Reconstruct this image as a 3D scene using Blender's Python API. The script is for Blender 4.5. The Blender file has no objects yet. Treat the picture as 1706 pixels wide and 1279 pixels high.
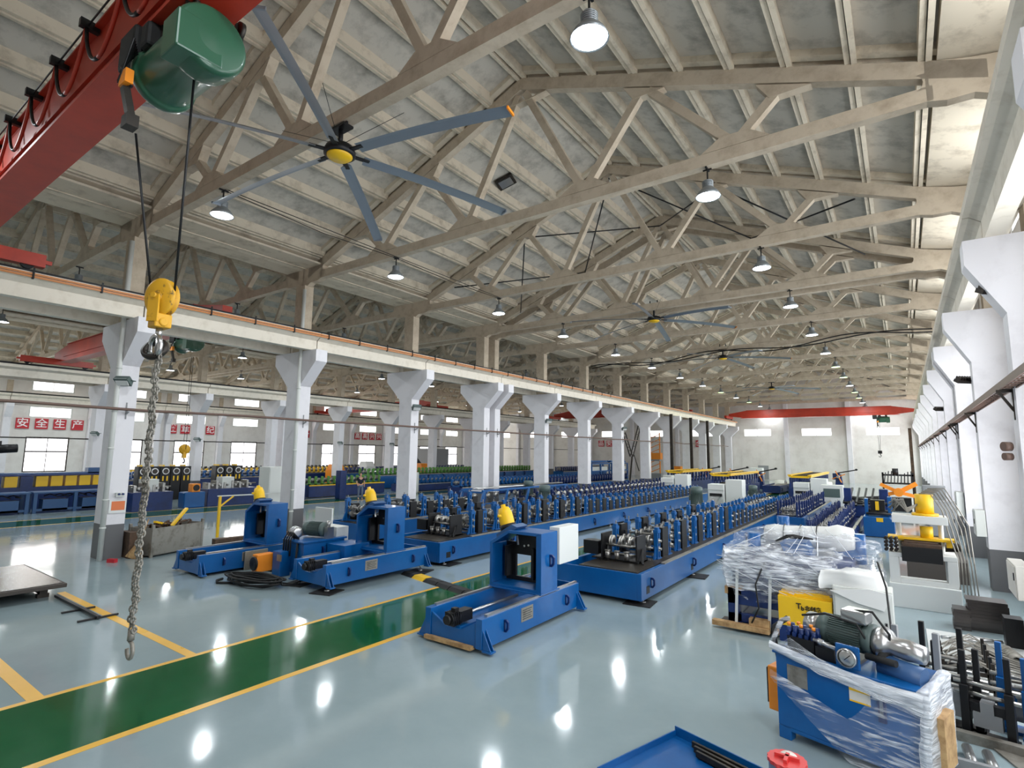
import bpy, math, random
from math import sin, cos, pi, radians as rad, sqrt
from mathutils import Vector as V, Matrix
random.seed(7)
sc = bpy.context.scene
col = sc.collection

# ------------------------------------------------------------ camera
cam_d = bpy.data.cameras.new('camera'); cam = bpy.data.objects.new('camera', cam_d); col.objects.link(cam)
cam_d.sensor_fit = 'HORIZONTAL'; cam_d.sensor_width = 36; cam_d.lens = 36 * 902.3 / 1706
cam_d.clip_start = .05; cam_d.clip_end = 400
_y, _p, _r = rad(-35.681), rad(7.1825), rad(.7045)
_f = V((sin(_y)*cos(_p), cos(_y)*cos(_p), sin(_p))); _r0 = V((cos(_y), -sin(_y), 0)); _u0 = _r0.cross(_f)
_rt = _r0*cos(_r) + _u0*sin(_r); _up = -_r0*sin(_r) + _u0*cos(_r)
m = Matrix((_rt, _up, -_f)).transposed().to_4x4(); m.translation = (0, 0, 3.25)
cam.matrix_world = m
sc.camera = cam

# ------------------------------------------------------------ world, exposure
w = bpy.data.worlds.new('world'); sc.world = w; w.use_nodes = True
nt = w.node_tree; bg = nt.nodes['Background']
bg.inputs[0].default_value = (.97, .97, 1, 1); bg.inputs[1].default_value = 2.6
sc.view_settings.view_transform = 'Standard'; sc.view_settings.look = 'None'
sc.view_settings.gamma = 1; sc.view_settings.use_curve_mapping = False
sc.view_settings.exposure = .35
cy = sc.cycles
cy.max_bounces = 7; cy.diffuse_bounces = 4; cy.glossy_bounces = 3; cy.transmission_bounces = 4; cy.transparent_max_bounces = 10
cy.use_adaptive_sampling = True; cy.adaptive_threshold = .03
cy.caustics_reflective = False; cy.caustics_refractive = False; cy.sample_clamp_indirect = 3
cy.use_denoising = True

def area(name, loc, rot, sx, sy, power, color=(1, 1, 1), spread=None):
    d = bpy.data.lights.new(name, 'AREA'); d.shape = 'RECTANGLE'; d.size = sx; d.size_y = sy
    d.energy = power; d.color = color
    if spread: d.spread = spread
    o = bpy.data.objects.new(name, d); o.location = loc; o.rotation_euler = rot; col.objects.link(o)
    return o
WIN_Y = [9.5 + 6*k for k in range(-1, 12)]
XR, XW = 2.45, -62.4         # window walls
# daylight entering through the windows (one lamp sits in each opening)
for y in WIN_Y:
    for z0, z1, e in ((1.1, 4.25, 130), (5.2, 6.75, 80), (8.6, 10.1, 95)):
        area('daylight', (XR + .1, y, (z0+z1)/2), (0, rad(90), 0), z1-z0, 3.2, e*1.0, (.9, .96, 1))
    for z0, z1, e in ((1.0, 4.1, 125), (5.8, 6.8, 55), (8.15, 9.2, 55)):
        area('daylight', (XW - .1, y, (z0+z1)/2), (0, rad(-90), 0), z1-z0, 3.1, e*1.0, (1, .95, .87))

# ------------------------------------------------------------ materials
MATS = {}
def mat(name, c, rough=.5, metal=0, coat=0, noise=None, bump=0, emit=None, alpha=None, spec=.5):
    if name in MATS: return MATS[name]
    mm = bpy.data.materials.new(name); mm.use_nodes = True
    n = mm.node_tree; b = n.nodes['Principled BSDF']
    b.inputs['Base Color'].default_value = (*c, 1); b.inputs['Roughness'].default_value = rough
    b.inputs['Metallic'].default_value = metal; b.inputs['Coat Weight'].default_value = coat
    b.inputs['Specular IOR Level'].default_value = spec
    if noise:                                        # (scale, second colour, low, high)
        s, c2, lo, hi = noise
        tc = n.nodes.new('ShaderNodeTexCoord'); nz = n.nodes.new('ShaderNodeTexNoise')
        nz.inputs['Scale'].default_value = s; nz.inputs['Detail'].default_value = 6; nz.inputs['Roughness'].default_value = .65
        rp = n.nodes.new('ShaderNodeValToRGB'); rp.color_ramp.elements[0].position = lo; rp.color_ramp.elements[1].position = hi
        rp.color_ramp.elements[0].color = (*c, 1); rp.color_ramp.elements[1].color = (*c2, 1)
        n.links.new(tc.outputs['Object'], nz.inputs['Vector']); n.links.new(nz.outputs['Fac'], rp.inputs['Fac'])
        n.links.new(rp.outputs['Color'], b.inputs['Base Color'])
        if bump:
            bp = n.nodes.new('ShaderNodeBump'); bp.inputs['Strength'].default_value = bump; bp.inputs['Distance'].default_value = .02
            n.links.new(nz.outputs['Fac'], bp.inputs['Height']); n.links.new(bp.outputs['Normal'], b.inputs['Normal'])
    if emit: b.inputs['Emission Color'].default_value = (*emit[0], 1); b.inputs['Emission Strength'].default_value = emit[1]
    if alpha is not None: b.inputs['Alpha'].default_value = alpha
    MATS[name] = mm; return mm
def s2l(r, g, b):
    f = lambda v: (v/255/12.92) if v/255 <= .04045 else ((v/255 + .055)/1.055)**2.4
    return (f(r), f(g), f(b))
M = {}
M['roof'] = mat('whitewashed_roof_concrete', s2l(218, 206, 186), .9, noise=(1.8, s2l(160, 146, 126), .5, .8), bump=.3)
M['slab'] = mat('grimy_roof_slab', s2l(200, 194, 183), .9, noise=(1.6, s2l(134, 129, 120), .46, .8), bump=.3)
M['truss'] = mat('painted_truss_concrete', s2l(197, 183, 163), .85, noise=(2.5, s2l(168, 152, 132), .45, .75), bump=.15)
M['white'] = mat('white_wall_paint', s2l(222, 218, 213), .75, noise=(.8, s2l(204, 198, 192), .45, .75))
M['colw'] = mat('white_column_paint', s2l(220, 218, 222), .6, noise=(1.5, s2l(202, 199, 203), .5, .8))
M['grey_paint'] = mat('grey_dado_paint', s2l(96, 96, 98), .5)
M['beam'] = mat('cream_beam_paint', s2l(222, 214, 200), .8, noise=(3, s2l(200, 190, 174), .5, .8))
M['rail'] = mat('black_rail_steel', (.012, .012, .013), .5, .6)
M['copper'] = mat('orange_busbar', s2l(190, 120, 60), .5)
M['pipe_brown'] = mat('brown_conduit', s2l(105, 82, 72), .5)
M['red'] = mat('red_crane_paint', s2l(180, 54, 32), .45, noise=(1.5, s2l(150, 44, 28), .4, .8))
M['blue'] = mat('machine_blue_paint', s2l(4, 88, 154), .32, coat=.15, noise=(1.2, s2l(3, 76, 138), .4, .7))
M['navy'] = mat('navy_blue_paint', s2l(12, 44, 104), .4, noise=(2, s2l(8, 32, 78), .4, .7))
M['steelblue'] = mat('grey_blue_paint', s2l(48, 86, 132), .45)
M['black'] = mat('black_steel', s2l(28, 28, 30), .45, .3)
M['dark'] = mat('dark_oiled_steel', s2l(52, 48, 44), .45, .6, noise=(4, s2l(84, 72, 60), .5, .8))
M['steel'] = mat('bright_steel', s2l(190, 190, 190), .28, .9)
M['roller'] = mat('roller_steel', s2l(170, 168, 164), .3, .8, noise=(9, s2l(110, 106, 102), .5, .8))
M['yellow'] = mat('yellow_paint', s2l(236, 188, 26), .4)
M['yellow_worn'] = mat('worn_yellow_paint', s2l(214, 160, 30), .5, noise=(7, s2l(90, 70, 40), .56, .66))
M['orange'] = mat('orange_paint', s2l(236, 140, 34), .4)
M['green_hoist'] = mat('dark_green_paint', s2l(30, 78, 56), .4, coat=.4)
M['lime'] = mat('green_stand_paint', s2l(84, 140, 56), .5)
M['rubber'] = mat('black_rubber', s2l(20, 20, 21), .7)
M['motor'] = mat('grey_motor_paint', s2l(78, 94, 92), .45)
M['cab'] = mat('pale_grey_enamel', s2l(206, 208, 204), .45)
M['cabw'] = mat('white_enamel', s2l(216, 218, 216), .4)
M['cabg'] = mat('mid_grey_enamel', s2l(140, 142, 144), .5)
M['wood'] = mat('pine_timber', s2l(196, 160, 112), .8, noise=(6, s2l(140, 104, 66), .4, .7))
M['rust'] = mat('rusty_scrap', s2l(92, 70, 54), .8, noise=(5, s2l(52, 42, 36), .4, .7))
M['galv'] = mat('stained_sheet_steel', s2l(150, 146, 138), .5, .5, noise=(3, s2l(96, 88, 78), .5, .75))
M['signred'] = mat('red_sign_enamel', s2l(186, 36, 48), .5)
M['signwhite'] = mat('white_lettering', s2l(240, 236, 236), .5)
M['glow'] = mat('lamp_glow', (1, 1, 1), .5, emit=((.86, .95, 1), 14))
M['glowfar'] = mat('halide_glow', (1, 1, .9), .5, emit=((.62, 1, .3), 5))
M['reflector'] = mat('lamp_reflector', s2l(150, 156, 160), .35, .5)
M['fanblade'] = mat('fan_blade_aluminium', s2l(150, 158, 168), .35, .6)
M['red_lid'] = mat('red_plastic', s2l(206, 60, 58), .45)
M['greyblue_drum'] = mat('blue_grey_drum', s2l(96, 118, 150), .5)
M['foam'] = mat('white_packing_foam', s2l(226, 226, 224), .85)
M['board'] = mat('dark_board', s2l(70, 64, 60), .8)
M['copperpaint'] = mat('paper_notice', s2l(216, 120, 74), .7)
M['paper'] = mat('white_plate', s2l(214, 210, 202), .5)
M['skin'] = mat('skin', s2l(200, 150, 124), .6)
M['shirt'] = mat('navy_shirt', s2l(24, 28, 44), .9)
M['jeans'] = mat('grey_blue_jeans', s2l(96, 108, 128), .9)
M['hair'] = mat('black_hair', (.01, .01, .01), .6)
M['glassy'] = mat('window_pane_glass', (.9, .95, 1), .1, alpha=.12)

# film: streaky clear stretch wrap
def film_mat(name='stretch_film', lo=.1, hi=.8, p0=.5, p1=.72):
    mm = bpy.data.materials.new(name); mm.use_nodes = True; n = mm.node_tree; n.nodes.clear()
    out = n.nodes.new('ShaderNodeOutputMaterial'); mix = n.nodes.new('ShaderNodeMixShader')
    tr = n.nodes.new('ShaderNodeBsdfTransparent'); pb = n.nodes.new('ShaderNodeBsdfPrincipled')
    pb.inputs['Base Color'].default_value = (.82, .85, .9, 1); pb.inputs['Roughness'].default_value = .22
    tc = n.nodes.new('ShaderNodeTexCoord'); mp = n.nodes.new('ShaderNodeMapping'); mp.inputs['Scale'].default_value = (1.2, 1.2, 9)
    mp.inputs['Rotation'].default_value = (.25, .35, 0)
    nz = n.nodes.new('ShaderNodeTexNoise'); nz.inputs['Scale'].default_value = 2.6; nz.inputs['Detail'].default_value = 5; nz.inputs['Distortion'].default_value = .6
    rp = n.nodes.new('ShaderNodeValToRGB'); rp.color_ramp.elements[0].position = p0; rp.color_ramp.elements[1].position = p1
    rp.color_ramp.elements[0].color = (lo, lo, lo, 1); rp.color_ramp.elements[1].color = (hi, hi, hi, 1)
    bp = n.nodes.new('ShaderNodeBump'); bp.inputs['Strength'].default_value = .7; bp.inputs['Distance'].default_value = .05
    l = n.links.new
    l(tc.outputs['Object'], mp.inputs['Vector']); l(mp.outputs['Vector'], nz.inputs['Vector']); l(nz.outputs['Fac'], rp.inputs['Fac'])
    l(rp.outputs['Color'], mix.inputs['Fac']); l(nz.outputs['Fac'], bp.inputs['Height']); l(bp.outputs['Normal'], pb.inputs['Normal'])
    l(tr.outputs[0], mix.inputs[1]); l(pb.outputs[0], mix.inputs[2]); l(mix.outputs[0], out.inputs[0])
    return mm
M['film'] = film_mat()
M['film_thick'] = film_mat('layered_stretch_film', .45, .92, .35, .6)
M['film_mid'] = film_mat('doubled_stretch_film', .2, .92, .44, .64)
M['platesteel'] = mat('oiled_plate_steel', s2l(92, 86, 84), .3, .75)
M['gloss_black'] = mat('glossy_black_sheet', s2l(24, 23, 23), .15, noise=(5, s2l(52, 48, 46), .5, .7), bump=.4)
def floor_mat(name, c, c2, rough):
    mm = mat(name, c, rough, coat=.0, noise=(.35, c2, .4, .7), spec=.42)
    n = mm.node_tree; b = n.nodes['Principled BSDF']
    tc = n.nodes.new('ShaderNodeTexCoord'); nz = n.nodes.new('ShaderNodeTexNoise'); nz.inputs['Scale'].default_value = 1.3
    bp = n.nodes.new('ShaderNodeBump'); bp.inputs['Strength'].default_value = .06; bp.inputs['Distance'].default_value = .03
    mr = n.nodes.new('ShaderNodeMapRange'); mr.inputs['To Min'].default_value = rough*.6; mr.inputs['To Max'].default_value = rough*1.5
    n.links.new(tc.outputs['Object'], nz.inputs['Vector']); n.links.new(nz.outputs['Fac'], bp.inputs['Height'])
    n.links.new(bp.outputs['Normal'], b.inputs['Normal']); n.links.new(nz.outputs['Fac'], mr.inputs['Value'])
    n.links.new(mr.outputs['Result'], b.inputs['Roughness'])
    return mm
M['floor'] = floor_mat('grey_epoxy', s2l(146, 162, 167), s2l(134, 151, 156), .08)
M['fgreen'] = floor_mat('green_epoxy', s2l(24, 88, 52), s2l(20, 78, 46), .085)
M['fyellow'] = floor_mat('yellow_epoxy_line', s2l(226, 172, 40), s2l(214, 162, 44), .3)

# ------------------------------------------------------------ mesh helpers
class MB:
    def __init__(s): s.v = []; s.f = []; s.m = []; s.mi = 0; s.sm = []; s.smooth = False
    def face(s, idx): s.f.append(idx); s.m.append(s.mi); s.sm.append(s.smooth)
    def add(s, vs, fs):
        o = len(s.v); s.v += [tuple(p) for p in vs]
        for f in fs: s.face([o+i for i in f])
        return s
    def box(s, x0, x1, y0, y1, z0, z1):
        return s.add([(x0,y0,z0),(x1,y0,z0),(x1,y1,z0),(x0,y1,z0),(x0,y0,z1),(x1,y0,z1),(x1,y1,z1),(x0,y1,z1)],
                     [(0,3,2,1),(4,5,6,7),(0,1,5,4),(1,2,6,5),(2,3,7,6),(3,0,4,7)])
    def bar(s, p, q, w, h, up=(0,0,1)):
        p = V(p); q = V(q); d = (q-p).normalized(); u = V(up)
        sd = d.cross(u)
        if sd.length < 1e-4: sd = d.cross(V((1,0,0)))
        sd.normalize(); u = sd.cross(d)
        a = sd*w/2; b = u*h/2
        vs = [p-a-b, p+a-b, p+a+b, p-a+b, q-a-b, q+a-b, q+a+b, q-a+b]
        return s.add(vs, [(0,3,2,1),(4,5,6,7),(0,1,5,4),(1,2,6,5),(2,3,7,6),(3,0,4,7)])
    def cyl(s, p, q, r, n=12, r2=None, cap=True):
        p = V(p); q = V(q); d = (q-p).normalized(); r2 = r if r2 is None else r2
        a = d.orthogonal().normalized(); b = d.cross(a)
        o = len(s.v); sm = s.smooth
        for c, rr in ((p, r), (q, r2)):
            for i in range(n):
                t = 2*pi*i/n; s.v.append(tuple(c + a*cos(t)*rr + b*sin(t)*rr))
        s.smooth = n > 7
        for i in range(n):
            j = (i+1) % n; s.face([o+i, o+j, o+n+j, o+n+i])
        s.smooth = False
        if cap: s.face([o+i for i in reversed(range(n))]); s.face([o+n+i for i in range(n)])
        s.smooth = sm
        return s
    def prism(s, poly, ax, a, b):
        f = {'x': lambda u, w, t: (t, u, w), 'y': lambda u, w, t: (u, t, w), 'z': lambda u, w, t: (u, w, t)}[ax]
        n = len(poly); o = len(s.v)
        s.v += [f(u, w, a) for u, w in poly] + [f(u, w, b) for u, w in poly]
        ar = sum(poly[i][0]*poly[(i+1)%n][1] - poly[(i+1)%n][0]*poly[i][1] for i in range(n))
        fl = (ar > 0) == (ax != 'y')
        if a > b: fl = not fl
        A = list(range(o, o+n)); B = list(range(o+n, o+2*n))
        s.face(A[::-1] if fl else A); s.face(B if fl else B[::-1])
        for i in range(n):
            j = (i+1) % n
            q = [o+i, o+j, o+n+j, o+n+i]; s.face(q if fl else q[::-1])
        return s
    def ring(s, outer, inner, ax, a, b):
        n = len(outer)
        for i in range(n):
            j = (i+1) % n; s.prism([outer[i], outer[j], inner[j], inner[i]], ax, a, b)
        return s
    def tube(s, pts, r, n=6):
        pts = [V(p) for p in pts]; o = len(s.v); N = len(pts)
        up = None
        for k, p in enumerate(pts):
            d = (pts[min(k+1, N-1)] - pts[max(k-1, 0)]).normalized()
            if up is None: up = d.orthogonal().normalized()
            up = (up - d*up.dot(d)); up = up.normalized() if up.length > 1e-5 else d.orthogonal().normalized()
            b = d.cross(up)
            for i in range(n):
                t = 2*pi*i/n; s.v.append(tuple(p + up*cos(t)*r + b*sin(t)*r))
        sm = s.smooth; s.smooth = True
        for k in range(N-1):
            for i in range(n):
                j = (i+1) % n; s.face([o+k*n+i, o+k*n+j, o+(k+1)*n+j, o+(k+1)*n+i])
        s.smooth = sm
        s.face([o+i for i in reversed(range(n))]); s.face([o+(N-1)*n+i for i in range(n)])
        return s
    def lathe(s, prof, p, q=None, n=20):
        """prof: (radius, height along p->q axis)"""
        p = V(p); d = (V(q)-p).normalized() if q is not None else V((0,0,1))
        a = d.orthogonal().normalized(); b = d.cross(a); o = len(s.v)
        for r, h in prof:
            for i in range(n):
                t = 2*pi*i/n; s.v.append(tuple(p + d*h + a*cos(t)*r + b*sin(t)*r))
        sm = s.smooth; s.smooth = True
        for k in range(len(prof)-1):
            for i in range(n):
                j = (i+1) % n; s.face([o+k*n+i, o+k*n+j, o+(k+1)*n+j, o+(k+1)*n+i])
        s.smooth = sm
        return s
    def mesh(s, name, mats):
        me = bpy.data.meshes.new(name); me.from_pydata(s.v, [], s.f)
        for k in (mats if isinstance(mats, (list, tuple)) else [mats]): me.materials.append(M[k] if isinstance(k, str) else k)
        me.polygons.foreach_set('material_index', s.m); me.polygons.foreach_set('use_smooth', s.sm); me.update()
        return me
    def build(s, name, mats, parent=None, loc=(0,0,0), rot=(0,0,0), bevel=0):
        o = bpy.data.objects.new(name, s.mesh(name, mats)); col.objects.link(o)
        o.location = loc; o.rotation_euler = rot
        if parent: o.parent = parent
        if bevel:
            b = o.modifiers.new('bevel', 'BEVEL'); b.width = bevel; b.segments = 2; b.limit_method = 'ANGLE'
        return o
def empty(name, loc=(0,0,0), rz=0):
    o = bpy.data.objects.new(name, None); col.objects.link(o); o.location = loc; o.rotation_euler = (0, 0, rz); o.empty_display_size = .1
    return o
def tag(o, label, cat, group=None, kind=None):
    o['label'] = label; o['category'] = cat
    if group: o['group'] = group
    if kind: o['kind'] = kind
    return o
def struct(o): o['kind'] = 'structure'; return o
KIDS = {}
def copy_tree(o, parent=None, loc=None, rz=None):
    c = o.copy(); col.objects.link(c); c.parent = parent
    for k in [x for x in list(o.children)]: copy_tree(k, c)
    if loc is not None: c.location = loc
    if rz is not None: c.rotation_euler = (0, 0, rz)
    return c
def put(me, name, parent, loc=(0,0,0), rot=(0,0,0), scale=None):
    o = bpy.data.objects.new(name, me); col.objects.link(o); o.parent = parent; o.location = loc; o.rotation_euler = rot
    if scale: o.scale = scale
    return o
ORD = ['first','second','third','fourth','fifth','sixth','seventh','eighth','ninth','tenth','eleventh','twelfth','thirteenth','fourteenth','fifteenth','sixteenth']

# ============================================================ building shell
HX = [-8.7, -30.15, -51.6]               # hall centre lines
ROWX = [2.0, -19.45, -40.9, -62.35]      # column rows
YK = [.5, 6.5, 12.5, 18.5, 24.1, 25.1, 30.5, 36.5, 42.5, 48.5, 54.5, 60.5, 66.5, 72.5, 78.4]
Y0, Y1 = -5.5, 79.0
XL = XW - .3
# floor with painted aisles and lines
fb = MB(); fb.box(XL, 2.7, Y0, Y1 + .3, -.2, 0)
fb.mi = 1
def strip(x0, x1, y0, y1, mi, z=.002):
    fb.mi = mi; fb.box(x0, x1, y0, y1, -.01, z)
strip(-9.27, -7.5, Y0, 62, 1); strip(-9.37, -9.27, Y0, 62, 2, .0025); strip(-7.5, -7.38, Y0, 62, 2, .0025)
strip(-15.6, -9.37, 4.35, 4.5, 2, .003); strip(-13.5, -9.37, 2.42, 2.6, 2, .003)
strip(-31.6, -29.4, Y0, 70, 1); strip(-31.72, -31.6, Y0, 70, 2, .0025); strip(-29.4, -29.28, Y0, 70, 2, .0025)
struct(fb.build('floor', ['floor', 'fgreen', 'fyellow']))

def opened_wall(name, along, pos, t, lo, hi, ztop, holes, m):
    """wall along an axis with rectangular openings: holes (a0,a1,z0,z1)"""
    b = MB(); A = sorted({lo, hi, *[h[0] for h in holes], *[h[1] for h in holes]}); Z = sorted({0, ztop, *[h[2] for h in holes], *[h[3] for h in holes]})
    for i in range(len(A)-1):
        z = 0
        run = None
        for k in range(len(Z)-1):
            ca, cz = (A[i]+A[i+1])/2, (Z[k]+Z[k+1])/2
            solid = not any(h[0] < ca < h[1] and h[2] < cz < h[3] for h in holes)
            if solid and run is None: run = Z[k]
            if (not solid or k == len(Z)-2) and run is not None:
                e = Z[k+1] if solid else Z[k]
                if along == 'y': b.box(pos, pos+t, A[i], A[i+1], run, e)
                else: b.box(A[i], A[i+1], pos, pos+t, run, e)
                run = None
    return struct(b.build(name, m))
hr, hl = [], []
for y in WIN_Y:
    hr += [(y-1.6, y+1.6, 1.1, 4.25), (y-1.6, y+1.6, 5.2, 6.75), (y-1.6, y+1.6, 8.6, 10.1)]
    hl += [(y-1.55, y+1.55, 1.0, 4.1), (y-1.55, y+1.55, 5.8, 6.8), (y-1.55, y+1.55, 8.15, 9.2)]
opened_wall('wall_right', 'y', XR, .25, Y0, Y1, 10.9, hr, 'white')
opened_wall('wall_left', 'y', XW - .25, .25, Y0, Y1, 10.9, hl, 'white')
ew = []
for hx in HX:
    for k in (-1, 0, 1): ew.append((hx + 7.0*k + (-.1 if k else -.1) - 1.65, hx + 7.0*k - .1 + 1.65, 5.8, 6.78))
b = opened_wall('wall_end', 'x', Y1, .25, XL, 2.7, 10.6, ew, 'white')
g = MB()
for hx in HX: g.prism([(hx-10.75, 10.6), (hx+10.75, 10.6), (hx+.2, 14.8), (hx-.2, 14.8)], 'y', Y1, Y1+.25)
struct(g.build('wall_end_gable', 'white'))
for (x0, x1, z0, z1) in ew:
    area('daylight', ((x0+x1)/2, Y1 + .12, (z0+z1)/2), (rad(90), 0, rad(180)), x1-x0, z1-z0, 55, (1, .96, .88))
struct(MB().box(XL, 2.7, Y0-.25, Y0, 0, 10.6).build('wall_back', 'white'))  # unseen back wall and gables, added to block light from behind
for hx in HX: struct(MB().prism([(hx-10.75, 10.6), (hx+10.75, 10.6), (hx+.2, 14.8), (hx-.2, 14.8)], 'y', Y0-.25, Y0).build('wall_back_gable', 'white'))
# window frames (one object per window)
n = 0
def win(x, y0, y1, z0, z1, side, cols, rows):
    global n
    b = MB(); t = .05 if x > 0 else .1
    b.box(x, x+.06, y0, y1, z0, z0+t).box(x, x+.06, y0, y1, z1-t, z1).box(x, x+.06, y0, y0+t, z0+t, z1-t).box(x, x+.06, y1-t, y1, z0+t, z1-t)
    for k in range(1, cols): yy = y0 + (y1-y0)*k/cols; b.box(x, x+.05, yy-.025, yy+.025, z0+t, z1-t)
    for k in rows: b.box(x, x+.07, y0+t, y1-t, k-.06, k+.06)
    n += 1
    return struct(b.build('window_%d' % n, 'board' if rows else 'cab'))
for y in WIN_Y:
    if y < 75:
        win(XR+.02, y-1.6, y+1.6, 1.1, 4.25, 1, 2, [3.0]); win(XR+.02, y-1.6, y+1.6, 5.2, 6.75, 1, 2, []); win(XR+.02, y-1.6, y+1.6, 8.6, 10.1, 1, 2, [])
        win(XW-.08, y-1.55, y+1.55, 1.0, 4.1, 1, 2, [2.8]); win(XW-.08, y-1.55, y+1.55, 5.8, 6.8, 1, 2, []); win(XW-.08, y-1.55, y+1.55, 8.15, 9.2, 1, 2, [])
for (x0, x1, z0, z1) in ew:
    b = MB(); b.box(x0, x1, Y1, Y1+.05, z0, z0+.05).box(x0, x1, Y1, Y1+.05, z1-.05, z1).box((x0+x1)/2-.03, (x0+x1)/2+.03, Y1, Y1+.05, z0+.05, z1-.05)
    n += 1; struct(b.build('window_%d' % n, 'cab'))
# end wall pilasters, shutter panel, door
b = MB()
for hx in HX:
    for k in (-3.55, 3.45): b.box(hx+k-.25, hx+k+.25, Y1-.4, Y1, 0, 10.6)
struct(b.build('trim_1', 'colw'))
b = MB(); b.box(-17.9, -13.6, Y1-.04, Y1, .1, 4.0); struct(b.build('door_1', 'white'))
b = MB(); b.box(-15.9, -14.6, Y1-.08, Y1-.04, .1, 1.9); struct(b.build('door_2', 'cabg'))
# roof slabs with ribs
ZT = 14.5; SL = .385
def zt(o): return ZT - SL*abs(o)
rb = MB()
for hx in HX:
    for sg in (-1, 1):
        rb.mi = 1
        th = math.atan(SL); dn = V((sg*sin(th), 0, cos(th)))
        rb.prism([(hx, ZT+.3), (hx+sg*9.7, zt(9.7)+.3), (hx+sg*9.7, zt(9.7)+.38), (hx, ZT+.38)], 'y', Y0, Y1)
        rb.mi = 0
        rb.prism([(hx+sg*9.7, zt(9.7)+.02), (hx+sg*10.9, zt(10.4)+.02), (hx+sg*10.9, zt(10.4)+.4), (hx+sg*9.7, zt(9.7)+.4)], 'y', Y0, Y1)
    ys = [Y0] + [y for y in YK if y != 25.1] + [Y1]
    for i in range(len(ys)-1):
        a, c = ys[i]+.05, ys[i+1]-.05
        for k in range(-8, 9):
            o = k*1.19; x = hx+o
            for d in ((-.058, .058) if k else (-.1, .1)):
                z = zt(o + d)
                rb.box(x+d-.05, x+d+.05, a, c, z, z+.33)
        for yy in (a+.12, c-.12):
            for sg in (-1, 1):
                rb.prism([(hx, ZT+.14), (hx+sg*9.7, zt(9.7)+.14), (hx+sg*9.7, zt(9.7)+.34), (hx, ZT+.34)], 'y', yy-.1, yy+.1)
struct(rb.build('ceiling', ['roof', 'slab']))
struct(MB().box(-20.6, -18.3, Y0, Y1, 10.55, 10.62).box(-42.05, -39.75, Y0, Y1, 10.55, 10.62).build('ceiling_gutter', 'roof'))

# ============================================================ roof trusses
W2 = .12
def truss_parts():
    P = {}
    b = MB()
    for sg in (-1, 1):
        b.prism([(0, ZT), (sg*10.4, zt(10.4)), (sg*10.4, zt(10.4)-.37), (0, ZT-.37)], 'y', -W2, W2)
        for c in (3.85, 7.05):                                # knee gussets
            b.prism([(sg*(c-.55), zt(c-.55)-.41), (sg*(c+.55), zt(c+.55)-.41), (sg*(c+.28), zt(c)-.62), (sg*(c-.28), zt(c)-.62)], 'y', -W2, W2)
    b.prism([(-.9, zt(.9)-.41), (.9, zt(.9)-.41), (.32, ZT-.8), (-.32, ZT-.8)], 'y', -W2, W2)
    P['top_chord'] = b.mesh('top_chord', 'truss')
    b = MB(); b.prism([(-9.6, 10), (9.6, 10), (9.6, 10.3), (-9.6, 10.3)], 'y', -W2, W2)
    for c in (-6.0, -2.1, 2.1, 6.0):
        b.prism([(c-.75, 10.31), (c+.75, 10.31), (c+.3, 10.6), (c-.3, 10.6)], 'y', -W2, W2)
    for sg in (-1, 1):
        b.prism([(sg*9.5, 10.0), (sg*9.8, 9.92), (sg*10.2, 9.92), (sg*10.2, 10.62), (sg*9.5, zt(9.5)-.02)], 'y', -W2, W2)
        b.prism([(sg*10.2, 9.92), (sg*10.4, 9.82), (sg*10.75, 9.82), (sg*10.75, 10.52), (sg*10.2, 10.62)], 'y', -W2, W2)
        zc = (zt(9.3)-.37 + 10.3)/2; R = (zt(9.3)-.37 - 10.3)/2 + .04
        A = [(sg*(9.3 + R*cos(a)), zc + R*sin(a)) for a in [-pi/2 + k*pi/8 for k in range(9)]]
        for q in range(8): b.prism([A[q], A[q+1], (sg*9.55, A[q+1][1]), (sg*9.55, A[q][1])], 'y', -W2, W2)
    P['bottom_chord'] = b.mesh('bottom_chord', 'truss')
    for i, (a, c) in enumerate([(2.1, 0), (2.1, 3.85), (6.0, 3.85), (6.0, 7.05)]):
        b = MB(); d = .22
        z0, z1 = 10.5, zt(c) - .5
        sx = .12 if c > a else -.12
        b.bar((a+sx, 0, z0), (c - (sx if c else -.12), 0, z1), .2, .2, (0, 1, 0))
        P['web%d' % i] = b.mesh('web_member', 'truss')
    return P
TP = truss_parts()
hn = ['near hall', 'second hall', 'third hall']
def make_truss(h, i, y):
    t = empty('roof_truss', (HX[h], y, 0))
    tag(t, '%s whitewashed concrete roof truss of the %s, counted from the camera' % (ORD[i], hn[h]), 'roof truss', 'roof trusses of the ' + hn[h], 'thing')
    put(TP['top_chord'], 'top_chord', t); put(TP['bottom_chord'], 'bottom_chord', t)
    for k in range(4):
        put(TP['web%d' % k], 'web_member', t); put(TP['web%d' % k], 'web_member', t, scale=(-1, 1, 1))
for h in range(3):
    for i, y in enumerate(YK): make_truss(h, i, y)
# bracing rods under the roof
def rod(pts, r, label, m='black', name='bracing_rod', group='steel bracing rods between the trusses'):
    b = MB(); b.tube(pts, r, 5); o = b.build(name, m); tag(o, label, 'rod', group); return o
for j, (ya, yb) in enumerate(((18.5, 24.0), (66.6, 72.4))):
    for q, (xa, xb) in enumerate(((-8.7, -4.7), (-4.7, -.7), (-12.7, -8.7), (-16.7, -12.7))):
        za, zb = zt(xa+8.7)-.5, zt(xb+8.7)-.5
        s = ('%s bay of crossed steel rods %s trusses of the near hall' % (ORD[q], ('between the fourth and fifth', 'before the last two')[j]))
        b = MB(); b.tube([(xa, ya, za), (xb, yb, zb)], .03, 5); b.tube([(xb, ya, zb), (xa, yb, za)], .03, 5)
        tag(b.build('cross_brace', 'black'), s, 'brace', 'crossed bracing rods under the roof')

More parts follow.
